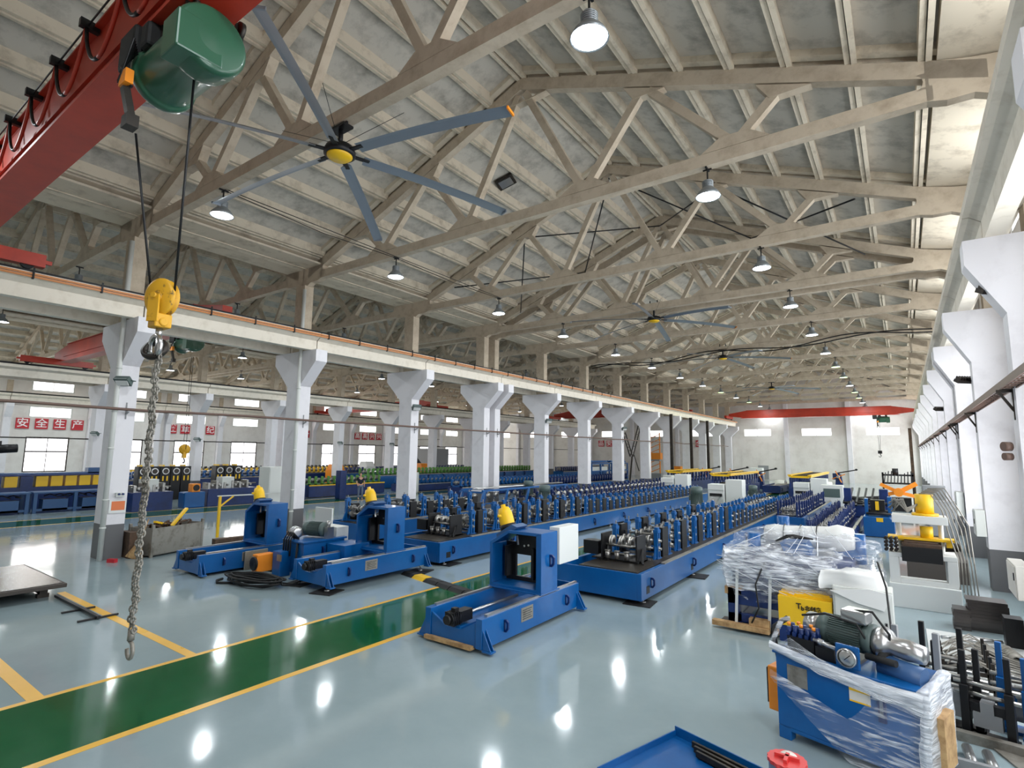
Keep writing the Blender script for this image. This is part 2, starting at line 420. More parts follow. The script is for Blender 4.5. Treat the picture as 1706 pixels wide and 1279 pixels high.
# ============================================================ columns and crane beams
def poly_bracket(sides):
    L = [(-.42, 0), (-.42, 5.72)]
    if -1 in sides: L += [(-1.38, 6.65), (-1.38, 7.1)]
    else: L += [(-.42, 7.1)]
    if 1 in sides: L += [(1.38, 7.1), (1.38, 6.65), (.42, 5.72), (.42, 0)]
    else: L += [(.42, 7.1), (.42, 0)]
    return L
CP = {}
for key, s in (('both', (-1, 1)), ('l', (-1,)), ('r', (1,))):
    P = [p for p in poly_bracket(s)]
    if key == 'l': P = [(-.4 if x == -.42 else (-.9 if x == -1.38 else x), z) for x, z in P]
    if key == 'r': P = [(.4 if x == .42 else (.9 if x == 1.38 else x), z) for x, z in P]
    CP[key] = (MB().prism([(x, max(z, 1.0)) for x, z in P], 'y', -.25, .25).mesh('shaft', 'colw'),
               MB().box(-.4 if key == 'l' else -.42, .4 if key == 'r' else .42, -.252, .252, 0, 1.0).mesh('painted_base', 'grey_paint'),
               MB().box(-.3 if key != 'l' else -.05, .3 if key != 'r' else .05, -.2, .2, 7.1, 9.83).mesh('upper_shaft', 'truss'))
rown = ['along the near hall window wall', 'between near and second hall', 'between second and third hall', 'along the third hall windows']
for r, x in enumerate(ROWX):
    key = 'l' if r == 0 else ('r' if r == 3 else 'both')
    for i, y in enumerate(YK):
        t = empty('concrete_column', (x, y, 0))
        tag(t, '%s white concrete column from the camera %s' % (ORD[i], rown[r]), 'column', 'columns ' + rown[r], 'thing')
        for me, nm in zip(CP[key], ('shaft', 'painted_base', 'upper_shaft')): put(me, nm, t)
# crane runway beams: T section, web under a flange, rail on top
RAILX = [(0, 1.55, 1), (1, -18.55, -1), (1, -20.35, 1), (2, -40.0, -1), (2, -41.8, 1), (3, -61.9, -1)]
def beam_mesh(L):
    b = MB(); b.box(-.14, .14, .02, L-.02, 7.1, 7.6).box(-.4, .4, .02, L-.02, 7.6, 7.76)
    b.prism([(-.14, 7.48), (.14, 7.48), (.3, 7.6), (-.3, 7.6)], 'y', .02, L-.02)
    return b.mesh('concrete_web', 'beam')
BM = {}
joints = [Y0] + [.5, 6.5, 12.5, 18.5, 24.6, 30.5, 36.5, 42.5, 48.5, 54.5, 60.5, 66.5, 72.5, 78.4]
bn = ['window wall crane beam of the near hall', 'near hall beam on the column row', 'second hall beam facing the column row', 'far beam of the second hall', 'third hall beam facing the columns', 'window wall beam of the third hall']
for q, (r, x, sd) in enumerate(RAILX):
    for i in range(len(joints)-1):
        L = round(joints[i+1]-joints[i], 2)
        if L not in BM: BM[L] = (beam_mesh(L), MB().box(-.07, .07, 0, L, 7.76, 7.9).mesh('rail', 'rail'))
        t = empty('crane_beam', (x, joints[i], 0)); tag(t, '%s concrete length of the %s' % (ORD[i], bn[q]), 'crane beam', 'concrete crane beams', 'thing')
        put(BM[L][0], 'concrete_web', t); put(BM[L][1], 'rail', t)
# orange bus bars on brackets along the beam of the column row
for q, (z, x) in enumerate(((7.7, -18.11), (7.63, -18.11))):
    b = MB(); b.box(x-.02, x+.02, Y0, 78, z-.025, z+.025)
    tag(b.build('bus_bar', 'copper'), ('upper', 'lower')[q] + ' orange conductor bar along the near face of the crane beam', 'conductor bar', 'orange conductor bars')
for i in range(26):
    y = .8 + i*1.5
    tag(MB().box(-18.16, -18.08, y-.02, y+.02, 7.57, 7.6).box(-18.1, -18.07, y-.02, y+.02, 7.57, 7.86).build('bar_bracket', 'rail'), 'small black bracket holding the orange conductor bars', 'bracket', 'brackets of the orange conductor bars')
# long brown conduit along the column row
b = MB(); b.tube([(-18.9, y, 4.4 - .03*sin(y)) for y in range(-5, 79, 3)], .045, 6)
tag(b.build('conduit', 'pipe_brown'), 'long brown conduit strung past the columns at half height', 'conduit')
for i, y in enumerate(YK[1:9]):
    tag(MB().bar((-19.03, y, 4.25), (-18.82, y, 4.33), .04, .04).bar((-19.02, y, 4.1), (-19.02, y, 4.6), .03, .03).build('conduit_bracket', 'cabg'), 'steel bracket holding the brown conduit to the %s column in view' % ORD[i], 'bracket', 'brackets of the brown conduit')
# white down pipes
for i, y in ((1, 6.5), (2, 12.5)):
    b = MB(); b.cyl((-19.0, y-.3, 0), (-19.0, y-.3, 9.6), .07, 12)
    for z in (.9, 1.7, 3.2, 4.3, 5.6): b.cyl((-19.0, y-.3, z), (-19.0, y-.3, z+.05), .082, 12)
    tag(b.build('drain_pipe', 'cab'), 'white plastic drain pipe down the %s column of the near row' % ORD[i], 'pipe', 'white drain pipes')

t = empty('roof_vent', (-11.75, 15.8, 13.52), .3); tag(t, 'dark square roof vent hatch on the column side roof slope', 'vent')
MB().box(-.35, .35, -.35, .35, 0, .08).build('hatch_frame', 'dark', t, rot=(0, -.367, 0)); MB().box(-.25, .25, -.25, .25, -.03, 0).build('hatch_glass', 'steel', t, rot=(0, -.367, 0))

# ============================================================ pendant lamps
def lamp_parts():
    a = MB(); a.lathe([(.05, .42), (.11, .4), (.115, .24), (.15, .2), (.24, .1), (.29, .0), (.28, .0), (.23, .09), (.12, .19), (0, .2)], (0,0,0), n=20)
    for k in range(5): a.lathe([(.118, .24+k*.032), (.13, .25+k*.032), (.118, .258+k*.032)], (0,0,0), n=16)
    g = MB(); g.lathe([(0, .035), (.14, .03), (.262, .012)], (0,0,0), n=20)
    r = MB(); r.cyl((0,0,.4), (0,0,.72), .02, 6).bar((-.1,0,.68), (.1,0,.68), .03, .03).bar((0,-.12,.7), (0,.12,.7), .04, .04)
    return a.mesh('reflector', 'reflector'), g.mesh('bulb', 'glow'), r.mesh('hanger', 'black')
LPM = lamp_parts()
glow_far = LPM[1].copy(); glow_far.materials[0] = M['glowfar']
side = ['column side', 'window side']
for h in range(3):
    for q, dx in enumerate((-5.35, 5.35)):
        for i, y in enumerate([v for v in YK if v != 25.1]):
            far = h == 0 and i in ((7, 8, 10, 11) if q else (9, 11))
            t = empty('pendant_lamp', (HX[h]+dx, y, 9.27))
            tag(t, '%s bell lamp on the %s of the %s, counted from the camera' % (ORD[i], side[q], hn[h]), 'lamp', 'bell lamps of the ' + hn[h])
            put(LPM[0], 'reflector', t); put(glow_far if far else LPM[1], 'bulb', t); put(LPM[2], 'hanger', t)
            if h == 0 or i < 6:
                d = bpy.data.lights.new('lamp_light', 'AREA'); d.shape = 'DISK'; d.size = .5; d.energy = 130; d.color = (.9, .97, 1) if not far else (.85, 1, .7)
                o = bpy.data.objects.new('lamp_light', d); col.objects.link(o); o.parent = t; o.location = (0, 0, -.02)
# lamp cables sagging between lamp and truss
for i, pts in enumerate([[(-3.3, .5, 9.95), (-3.35, 3.4, 9.85), (-3.3, 6.5, 9.98)], [(-14.0, 6.5, 9.95), (-14, 9.5, 9.83), (-14, 12.5, 9.95), (-14, 15.5, 9.86), (-14, 18.4, 9.95)],
                         [(-13.8, 6.5, 9.9), (-13.8, 12.5, 9.9), (-13.8, 18.4, 9.9)]]):
    rod(pts, .012, ['black lamp wire running under the first roof bay on the window side', 'sagging lamp wire beside the column row trusses', 'straight lamp wire beside the column row trusses'][i], 'black', 'lamp_wire', None)
# ============================================================ ceiling fans
def fan(x, y, z, a0, label):
    t = empty('ceiling_fan', (x, y, z)); tag(t, label, 'ceiling fan', 'large six-blade ceiling fans')
    b = MB(); b.lathe([(0, .2), (.12, .2), (.28, .15), (.32, .06), (.32, -.02), (.27, -.04)], (0,0,0), n=24)
    for k in range(6):
        a = a0 + k*pi/3; b.bar((cos(a)*.25, sin(a)*.25, .03), (cos(a)*.62, sin(a)*.62, .02), .1, .03)
    b.build('motor', 'black', t)
    MB().lathe([(0, -.11), (.2, -.1), (.26, -.05), (.262, -.02), (.22, -.02)], (0,0,0), n=24).build('hub_cap', 'yellow', t)
    b = MB(); b.cyl((0,0,.2), (0,0,.55), .05, 8).bar((-.25,0,.56), (.25,0,.56), .24, .05)
    for sx in (-.18, .18): b.bar((sx,0,.56), (sx,0,.95), .04, .04)
    for k in range(4):
        a = k*pi/2 + .5; b.tube([(cos(a)*.1, sin(a)*.1, .25), (cos(a)*1.5, sin(a)*1.1, .72)], .006, 4)
    b.build('mount', 'black', t)
    for k in range(6):
        a = a0 + k*pi/3; b = MB(); d = V((cos(a), sin(a), 0)); s = V((-sin(a), cos(a), 0)); up = V((0,0,1))
        rr = [.5 + i*3.5/8 for i in range(9)]; o = len(b.v); P = [(-.11, .0), (-.06, .035), (.03, .035), (.12, -.01), (.03, .0), (-.05, .005)]
        for r in rr:
            for u, w in P: b.v.append(tuple(d*r + s*(u) + up*(w + .02 - .017*r*r*.9 + u*-.25)))
        for i in range(8):
            for j in range(6): b.face([o+i*6+j, o+i*6+(j+1)%6, o+(i+1)*6+(j+1)%6, o+(i+1)*6+j])
        b.face([o+j for j in range(6)][::-1]); b.face([o+48+j for j in range(6)])
        bl = b.build('blade', 'fanblade', t)
        e = d*4.0; zz = .02 - .017*16*.9
        MB().bar(e+up*zz+s*-.11, e+up*(zz-.02)+s*.12, .03, .05).build('tip', 'orange' if k == 0 else 'fanblade', bl)
fan(-9.1, 6.45, 9.33, rad(8), 'big grey six-blade ceiling fan with yellow hub under the first roof truss')
fan(-9.2, 24.3, 9.55, rad(40), 'big grey six-blade ceiling fan hanging under the double trusses')
fan(-9.2, 36.5, 9.55, rad(15), 'big six-blade ceiling fan beside the looping black power cables')
fan(-9.5, 54.5, 9.4, rad(5), 'farthest big six-blade ceiling fan, near the end wall crane')
# ============================================================ overhead cranes
def crane(x0, x1, y, label, m='red', zb=8.0, h=.95, w=.45, carr=1.7):
    t = empty('overhead_crane', ((x0+x1)/2, y, zb)); tag(t, label, 'crane')
    L = (x1-x0)/2 - .1; b = MB()
    b.prism([(-L, .32), (-L+2.0, .04), (L-2.0, .04), (L, .32), (L, .62), (L-2.2, h), (-L+2.2, h), (-L, .62)], 'y', -w/2+.04, w/2-.04)
    b.prism([(-L+1.4, 0), (L-1.4, 0), (L-1.6, .05), (-L+1.6, .05)], 'y', -w/2-.06, w/2+.06)
    b.box(-L+2.2, L-2.2, -w/2-.04, w/2+.04, h, h+.03)
    b.box(-L+1.6, L-1.6, -w/2+.0, -w/2+.05, .3, .34)
    b.build('girder', m, t)
    for s in (-1, 1):
        xx = s*(L+.05)
        c = MB().box(xx-.13, xx+.13, -carr, carr, .0, .34).box(xx-.05, xx+.05, -carr-.15, -carr, .12, .22).box(xx-.05, xx+.05, carr, carr+.15, .12, .22).build('end_carriage', m, t)
        for q in (-carr+.35, carr-.35): MB().cyl((xx-.06, q, .06), (xx+.06, q, .06), .16, 16).build('wheel', 'rail', c)
    return t
c1 = crane(-18.55, 1.55, 2.38, 'red overhead crane girder crossing overhead close to the camera')
b = MB(); b.tube([(-10+ i*.5, -.33, .93) for i in range(38)], .012, 5); b.build('festoon_wire', 'black', c1)
for k in range(14):
    x = -8.9 + 1.25*k
    b = MB(); b.box(x-.04, x+.04, -.42, -.2, .88, 1.0); f = b.build('cable_clip', 'black', c1)
    b = MB(); pts = [(x + 1.25*u, -.34, .9 - .72*sin(pi*u)**.7) for u in [i/16 for i in range(17)]]; b.tube(pts[:9], .026, 6); b.mi = 1; b.tube(pts[8:], .026, 6); b.build('festoon_loop', ['black', 'red'], c1)
crane(-40.0, -20.35, 9.95, 'dark red overhead crane of the second hall beyond the first column')
crane(-40.0, -20.35, 66.0, 'red overhead crane of the second hall near the end wall')
crane(-18.55, 1.55, 75.2, 'bright red overhead crane girder in front of the end wall', h=1.0)
crane(-61.9, -41.8, 44.0, 'dark red overhead crane of the third hall')
def hoist(x, y, z, label, sc_=1.0):
    t = empty('electric_hoist', (x, y, z)); tag(t, label, 'hoist', 'green electric rope hoists')
    b = MB(); b.lathe([(0, 0), (.3, 0), (.34, .03), (.34, .12), (.3, .15), (.3, .9), (.345, .92), (.36, .98), (.36, 1.22), (.33, 1.27), (0, 1.29)], (-.62, 0, 0), (1, 0, 0), 28)
    b.box(.3, .66, -.36, 0.1, -.3, .12)
    b.build('drum', 'green_hoist', t, bevel=.02)
    MB().box(-1.0, -.55, -.34, .16, .1, .55).box(-.5, -.3, -.3, 0, .2, .5).build('control_box', 'rubber', t, bevel=.04)
    b = MB(); b.box(-.45, .45, .0, .28, .3, .42)
    for sx in (-.3, .3):
        for s in (-.12, .38): b.cyl((sx, s, .52), (sx, s+.05, .52), .11, 14)
        b.bar((sx, -.12, .3), (sx, -.12, .6), .1, .03).bar((sx, .4, .3), (sx, .4, .6), .1, .03)
    b.build('trolley', 'dark', t)
    b = MB()
    for k in range(7):
        a = k*.9; b.tube([(-.5+.04*k, -.3-.02*k, .15), (-.58+.05*sin(a), -.42, -.05-.03*k), (-.5+.06*cos(a), -.34, -.3)], .012, 5)
    b.build('loose_wires', 'black', t)
    MB().box(-.6, -.42, -.42, -.34, -.28, -.12).build('limit_switch', 'orange', t)
    b = MB(); b.bar((-.52, -.38, -.3), (-.52, -.3, -.62), .09, .07).box(-.6, -.44, -.36, -.24, -.74, -.6)
    b.build('rope_guide', 'dark', t)
    return t
hoist(-6.22, 2.36, 7.5, 'dark green rope hoist hanging under the red crane close to the camera')
# ropes, hook block, hook, chain
t = empty('hook_block', (-6.89, 2.6, 4.98)); tag(t, 'worn yellow pulley hook block hanging on ropes from the green hoist', 'hook block')
b = MB()
for s in (-1, 1): b.cyl((s*.03, -.05*s-.01, 0), (s*.03, -.05*s+.01+s*.03, 0), .2, 24)
t2 = MB().lathe([(0, -.09), (.2, -.09), (.235, -.06), (.24, -.04), (.2, -.03), (.2, .03), (.24, .04), (.235, .06), (.2, .09), (0, .09)], (0, 0, 0), (.5, -.9, 0), 28)
t2.build('sheave_housing', 'yellow_worn', t).scale = (.8, .8, .95)
MB().cyl((.06, -.1, 0), (-.06, .1, 0), .055, 14).cyl((.075, -.13, 0), (-.06, .1, 0), .03, 10).bar((.05, -.1, .02), (.05, -.1, -.3), .13, .025, (.5, -.9, 0)).build('cheek_plate', 'yellow_worn', t)
MB().box(-.1, .1, -.09, .09, -.36, -.2).cyl((-.12, 0, -.3), (.12, 0, -.3), .05, 12).build('cross_head', 'yellow_worn', t, bevel=.015)
b = MB(); b.cyl((0,0,-.36), (0,0,-.46), .035, 10)
b.tube([(0, 0, -.44)] + [(.14*sin(a)-.02, -.02, -.58 - .13*cos(a)) for a in [.6 + i*.33 for i in range(15)]][::1], .028, 8)
b.build('hook', 'steel', t)
MB().lathe([(.1, -.03), (.14, -.035), (.15, 0), (.14, .035), (.1, .03), (.09, 0), (.1, -.03)], (-.06, .0, -.6), (.5, -.9, 0.1), 24).build('sling_ring', 'dark', t)
b = MB(); b.tube([(-6.89-.16, 2.54, 5.05), (-6.98, 2.2, 6.85)], .014, 6).tube([(-6.89+.16, 2.66, 5.05), (-5.95, 2.35, 7.25)], .014, 6)
tag(b.build('hoist_rope', 'black'), 'two dark steel ropes between the green hoist and the yellow hook block', 'rope')
b = MB()
def link(p, ph, r=.011, L=.055, W=.022):
    u = V((cos(ph), sin(ph), 0)); b.tube([V(p) + u*W*cos(a) + V((0,0,1))*L*.5*sin(a)*1.3 for a in [i*pi/4 for i in range(9)]], r, 5)
for s, dx in ((0, -.035), (1, .035)):
    for k in range(58): link((-6.86+dx + .008*sin(k), 2.6 + .01*sin(k*.9), 4.33 - k*.053), (k % 2)*pi/2 + .5 + k*.1)
tag(b.build('lifting_chain', 'galv'), 'doubled dark steel chain hanging from the crane hook', 'chain')
b = MB(); b.cyl((0,0,0), (0,0,-.1), .035, 10).tube([(0, 0, -.06)] + [(.075*sin(a), 0, -.2 - .085*cos(a)) for a in [pi+.3 - i*.36 for i in range(15)]], .02, 8)
b.tube([(.02, 0, -.12), (.05, 0, -.22), (.03, 0, -.28)], .014, 6)
tag(b.build('chain_hook', 'galv', None, (-6.86, 2.6, 1.3)), 'steel end hook with latch at the bottom of the long chain', 'hook')
hoist(-1.6, 75.2, 7.45, 'small green hoist under the crane at the end wall')
b = MB(); b.tube([(-2.2, 75, 7.5), (-2.15, 75, 3.9)], .02, 5).tube([(-1.95, 75, 7.5), (-2.05, 75, 3.9)], .02, 5).box(-2.3, -1.9, 74.9, 75.1, 3.6, 3.95).tube([(-2.1, 75, 3.6), (-2.0, 75, 3.35), (-2.1, 75, 3.2), (-2.25, 75, 3.3)], .04, 6)
tag(b.build('hook_block', 'rail'), 'small dark hook block hanging before the end wall', 'hook block')
hoist(-23.3, 9.9, 7.45, 'dark green hoist half hidden behind the first crane beam')
t = empty('hook_block', (-30.0, 13.0, 3.1)); tag(t, 'yellow hook block hanging before the black gauge stands', 'hook block')
MB().lathe([(0, -.1), (.22, -.1), (.26, -.05), (.2, 0), (.26, .05), (.22, .1), (0, .1)], (0, 0, .1), (1, -.5, 0), 20).build('sheave_housing', 'yellow_worn', t)
MB().box(-.1, .1, -.08, .08, -.35, -.05).build('cross_head', 'yellow_worn', t)
MB().tube([(0, 0, -.35)] + [(.1*sin(a), 0, -.5 - .1*cos(a)) for a in [pi - i*.4 for i in range(11)]], .03, 6).build('hook', 'dark', t)
tag(MB().tube([(-30.15, 13, 3.2), (-30.1, 13, 8)], .012, 5).tube([(-29.85, 13, 3.2), (-29.9, 13, 8)], .012, 5).build('hoist_rope', 'black'), 'pair of thin ropes above the yellow hook block of the second hall', 'rope')

# looping power cables along the trusses
for i, (a, s) in enumerate(((.0, .5), (1.1, .75))):
    pts = [(-18.6 + k*.7, 36.2 - .1*i, 9.55 + .0 + .3*s*sin(k*.55 + a) + .02*k) for k in range(30)]
    rod(pts, .035, ('thick black power cable looping under a mid-hall truss', 'second black power cable winding round the first, under the truss')[i], 'rubber', 'power_cable', None)
# cable tray on the window wall columns
b = MB()
for x in (1.42, 1.62): b.box(x-.012, x+.012, 1, 76, 4.42, 4.54)
for k in range(230): b.box(1.42, 1.62, 1.1 + k*.33, 1.13 + k*.33, 4.43, 4.45)
for k in range(4): b.tube([(1.46 + k*.04, 1 + j*2.5, 4.47 + .02*sin(j*2+k)) for j in range(30)], .014, 5)
tag(b.build('cable_tray', 'pipe_brown'), 'long rusty ladder cable tray full of wires along the window wall columns', 'cable tray')
for i, y in enumerate(YK[1:14]):
    b = MB(); b.bar((1.38, y, 4.4), (1.62, y, 4.4), .05, .05).bar((1.42, y, 4.38), (1.6, y, 4.05), .04, .04).box(1.585, 1.61, y-.03, y+.03, 3.9, 4.6)
    tag(b.build('tray_bracket', 'dark'), 'dark angle bracket under the cable tray on the %s window wall column' % ORD[i], 'bracket', 'cable tray brackets')
# flood lights
def flood(x, y, z, rz, label):
    t = empty('flood_light', (x, y, z), rz); tag(t, label, 'flood light')
    MB().prism([(-.16, -.1), (.16, -.1), (.12, .06), (-.12, .06)], 'x', -.2, .2).build('housing', 'motor', t, rot=(rad(-35), 0, 0))
    MB().box(-.17, .17, -.125, -.1, -.12, .12).build('lens', 'cabw', t, rot=(rad(35), 0, 0))
    MB().bar((-.22, 0, 0), (-.22, .2, 0), .03, .02).bar((.22, 0, 0), (.22, .2, 0), .03, .02).bar((-.22, .2, 0), (.22, .2, 0), .03, .03).build('bracket', 'motor', t)
flood(-18.85, 6.3, 5.25, rad(40), 'grey flood light bolted to the first column of the near row')
for i, y in ((3, 18.5), (5, 30.5), (7, 42.5)): flood(-18.82, y-.1, 5.35, rad(60), 'grey flood light on the %s column of the near row' % ORD[i])
for k, (y, z) in enumerate(((12.6, 6.2), (18.8, 5.3), (31, 5.4))):
    t = empty('flood_light', (1.5, y, z), rad(-50)); tag(t, ['black finned flood light tilted beside the second window wall column', 'thin black flood lamp on the third window wall column', 'thin black flood lamp on the fifth window wall column'][k], 'flood light')
    b = MB(); b.box(-.06, .1, -.3, .3, -.04, .04)
    for q in range(8): b.box(-.05, .09, -.28+q*.075, -.25+q*.075, .04, .12)
    b.build('housing', 'dark', t, rot=(0, rad(30), 0)); MB().bar((.05, 0, 0), (.3, 0, -.05), .04, .04).build('bracket', 'black', t)
for i, y in enumerate((12.5, 18.5, 30.5, 36.5)):
    flood(-40.3, y-.25, 3.9 if i else 4.1, rad(30), 'small square flood light on the %s column between the second and third halls' % ORD[i+2])
def text_mesh(c, m, parent, loc, rot):
    tmp = bpy.data.objects.new('lettering', c); col.objects.link(tmp)
    me = bpy.data.meshes.new_from_object(tmp.evaluated_get(bpy.context.evaluated_depsgraph_get())); bpy.data.objects.remove(tmp)
    me.materials.clear(); me.materials.append(M[m])
    return put(me, 'lettering', parent, loc, rot)
# red sign squares on the far window wall and the end wall
def sign(txt, x, y, z, rz, wd, gap, what):
    for k, ch in enumerate(txt):
        dx, dy = cos(rz), sin(rz); p = (x + dx*k*gap, y + dy*k*gap, z)
        t = empty('wall_sign', p, rz); tag(t, 'red square sign reading %s, %s' % (ch, what), 'sign', what)
        MB().box(-wd/2, wd/2, -.02, .04, -wd/2, wd/2).build('board', 'signred', t)
        c = bpy.data.curves.new('lettering', 'FONT'); c.body = ch; c.size = wd*.9; c.align_x = 'CENTER'; c.align_y = 'CENTER'; c.extrude = .004; c.offset = .008
        text_mesh(c, 'signwhite', t, (0, -.026, 0), (rad(90), 0, 0))
sign('安全生产', XW + .1, 13.6, 5.25, rad(90), .92, 1.3, 'in the row above the first far window')
sign('遵章守纪', XW + .1, 25.6, 5.25, rad(90), .92, 1.3, 'in the row above the third far window')
sign('品质第一', XW + .1, 37.6, 5.25, rad(90), .92, 1.3, 'in the row above the fifth far window')
sign('高高兴兴', XW + .1, 49.6, 5.25, rad(90), .92, 1.3, 'in the row above the seventh far window')
sign('品安', -39.0, Y1 - .1, 4.8, 0, .95, 1.4, 'on the end wall of the second hall')
sign('安全', -25.2, Y1 - .1, 4.8, 0, .95, 1.6, 'on the end wall near the column row')

# ============================================================ punching units on slide bases
from mathutils import noise as mn
def lug_mesh():
    b = MB(); o = [(0, -.1), (.05, -.1), (.09, -.05), (.09, .06), (.05, .1), (0, .1)]; i = [(.015, -.06), (.04, -.06), (.055, -.03), (.055, .035), (.04, .06), (.015, .06)]
    return b.ring(o, i, 'y', -.018, .018).mesh('lifting_lug', 'navy')
LUG = lug_mesh()
def lug(parent, x, y, z, s=1.0, mir=False):
    return put(LUG, 'lifting_lug', parent, (x, y, z), (0, 0, pi if mir else 0), (s, s, s))
def punch_unit(x, y, label, feet_up=0, cabinet=None, big_hole=True, skid=False, L=3.25):
    t = empty('punching_unit', (x, y, feet_up)); tag(t, label, 'machine', 'blue punching units on slide bases')
    b = MB(); w = .635
    for s in (-1, 1): b.box(s*w - (0 if s < 0 else .13), s*w + (.13 if s < 0 else 0), 0, L, .03, .5)
    b.prism([(-.505, .03), (.505, .03), (.505, .44), (.18, .27), (-.18, .27), (-.505, .44)], 'y', .02, .06)
    b.box(-.505, .505, .06, L-.04, .2, .24).box(-.505, .505, L-.06, L-.02, .03, .5)
    b.box(-.12, .12, .06, 1.7, .24, .28)
    for s in (-1, 1):
        for yy in (.0, L-.12):
            b.prism([(s*w, .34), (s*(w+.17), .03), (s*w, .03)], 'y', yy+.02, yy+.04); b.prism([(s*w, .34), (s*(w+.17), .03), (s*w, .03)], 'y', yy+.1, yy+.12)
            b.box(min(s*w, s*(w+.19)), max(s*w, s*(w+.19)), yy, yy+.14, 0, .03)
    base = b.build('slide_base', 'blue', t, bevel=.006)
    for s in (-1, 1): MB().box(s*.57-.03, s*.57+.03, .18, L-.02, .5, .535).build('slide_rail', 'steel', t)
    MB().cyl((0, .35, .42), (0, 1.9, .42), .028, 12).build('lead_screw', 'steel', t)
    mtr = MB(); mtr.box(-.09, .09, .12, .42, .33, .51).cyl((0, -.1, .42), (0, .12, .42), .1, 14).cyl((0, -.16, .42), (0, -.1, .42), .075, 10).box(-.04, .05, .0, .1, .5, .58)
    for k in range(4): mtr.box(-.105, .105, -.08+k*.05, -.06+k*.05, .315, .525)
    mtr.build('servo_motor', 'black', t)
    for yy in (.62, L-.55): lug(t, w, yy, .27)
    pl = MB().box(w, w+.006, 1.12, 1.5, .2, .44).build('rating_plate', 'galv', t)
    q = MB()
    for k in range(5): q.box(w+.006, w+.008, 1.16, 1.46 - .04*(k % 2), .39-k*.038, .4-k*.038)
    q.build('printed_text', 'black', pl)
    # housing
    hy = 1.8; o = [(-.62, .54), (.62, .54), (.62, 1.66), (-.18, 1.66), (-.62, 1.4)]; i = [(-.56, .6), (.5, .6), (.5, 1.6), (-.16, 1.6), (-.56, 1.36)]
    MB().ring(o, i, 'y', hy, hy+.6).box(-.64, .64, hy-.03, hy+.66, .52, .545).build('frame_housing', 'blue', t, bevel=.006)
    b = MB(); yb0, yb1 = hy+.5, hy+.56
    b.box(-.56, -.32, yb0, yb1, .6, 1.36).box(.12, .5, yb0, yb1, .6, 1.6).box(-.32, .12, yb0, yb1, .6, .68).prism([(-.32, 1.12), (.12, 1.12), (.12, 1.6), (-.16, 1.6), (-.32, 1.5)], 'y', yb0, yb1)
    for s in (-1, 1): b.box(s*.03-.16+(-.26 if s < 0 else .33), s*.03-.16+(-.2 if s < 0 else .39), hy+.28, hy+.5, .7, 1.3)
    b.build('die_plate', 'black', t)
    b = MB()
    for (bx, bz) in ((-.44, 1.25), (-.46, 1.1), (-.44, .95), (-.45, .8), (.3, 1.25), (.32, 1.1), (.3, .95), (.31, .8), (-.1, 1.3), (.0, 1.32)): b.cyl((bx, yb0-.02, bz), (bx, yb0, bz), .022, 8)
    b.build('bolt_ring', 'steel', t)
    MB().bar((-.05, hy+.15, 1.55), (0, hy+.12, 1.38), .035, .02).build('latch', 'steel', t)
    lug(t, .62, hy+.32, 1.12, 1.15)
    ax = V((-.32, 0, .95)).normalized(); p = V((-.33, hy+.3, 1.52))
    MB().prism([(-.52, 1.44), (-.1, 1.66), (-.02, 1.72), (-.16, 1.76), (-.54, 1.54)], 'y', hy+.1, hy+.5).build('cylinder_mount', 'steelblue', t)
    MB().lathe([(0, 0), (.17, 0), (.17, .1), (0, .1)], p + ax*.12, p + ax, 20).build('cylinder_collar', 'black', t)
    MB().lathe([(.15, 0), (.155, .04), (.15, .22), (.11, .34), (.05, .36), (.05, .41), (0, .41)], p + ax*.22, p + ax*2, 20).cyl(p+ax*.4+V((0,-.12,0)), p+ax*.4+V((-.06,-.19,0)), .03, 8).build('oil_cylinder', 'yellow', t)
    if cabinet:
        x0, x1, y0, y1, z0, z1 = cabinet
        MB().box(x0, x1, y0, y1, z0, z1).build('control_cabinet', 'cabw', t, bevel=.01)
    if skid: MB().box(-.6, .45, -.06, .06, -.0, .06).build('timber_skid', 'wood', t)
    return t
u3 = punch_unit(-6.36, 7.22, 'blue punching unit with white cabinet, standing alone on the grey floor beside the green aisle', .04, (.42, .66, 2.42, 3.2, 1.0, 1.72), skid=True)
u2 = punch_unit(-11.5, 7.95, 'blue punching unit raised on square rubber pads, behind the green aisle', .13)
u1 = punch_unit(-15.35, 6.95, 'blue punching unit farthest from the window wall, closest to the first column', .04)
def pad(x, y, z, label, r=.28, rz=.3, group='black rubber pads under the machines'):
    o = MB().box(-r, r, -r, r, 0, .02).build('rubber_pad', 'rubber', None, (x, y, z), (0, 0, rz)); tag(o, label, 'pad', group); return o
for k, (x, y) in enumerate(((-11.0, 8.1), (-12.2, 8.15), (-10.9, 11.0))):
    pad(x, y, 0, 'black rubber pad under the raised punching unit, ' + ('corner facing the aisle', 'corner with the black hoses', 'rear corner by the long machine')[k])
    o = MB().cyl((0,0,.02), (0,0,.05), .06, 12).cyl((0,0,.05), (0,0,.2), .018, 8).build('levelling_foot', 'steel', None, (x, y, 0)); tag(o, 'steel levelling foot standing on the rubber pad, ' + ('aisle corner', 'hose corner', 'rear corner')[k], 'levelling foot', 'steel levelling feet')
for nm, (x0, x1, y0, y1, z0, z1), m, lb, ct in (
    ('control_box', (-13.45, -12.75, 9.6, 10.0, 0, 1.15), 'cab', 'pale grey control box with sloped panel behind the raised punching unit', 'cabinet'),
    ('sheet_panel', (-16.2, -15.3, 11.3, 11.36, 0.0, 1.35), 'cabw', 'white sheet panel standing upright behind the hydraulic power unit', 'panel'),
    ('steel_plate', (-14.66, -14.62, 8.1, 8.75, 0.0, .5), 'galv', 'grey steel sheet leaning on the side of the first punching unit', 'plate')):
    tag(MB().box(x0, x1, y0, y1, z0, z1).build(nm, m, bevel=.01), lb, ct)
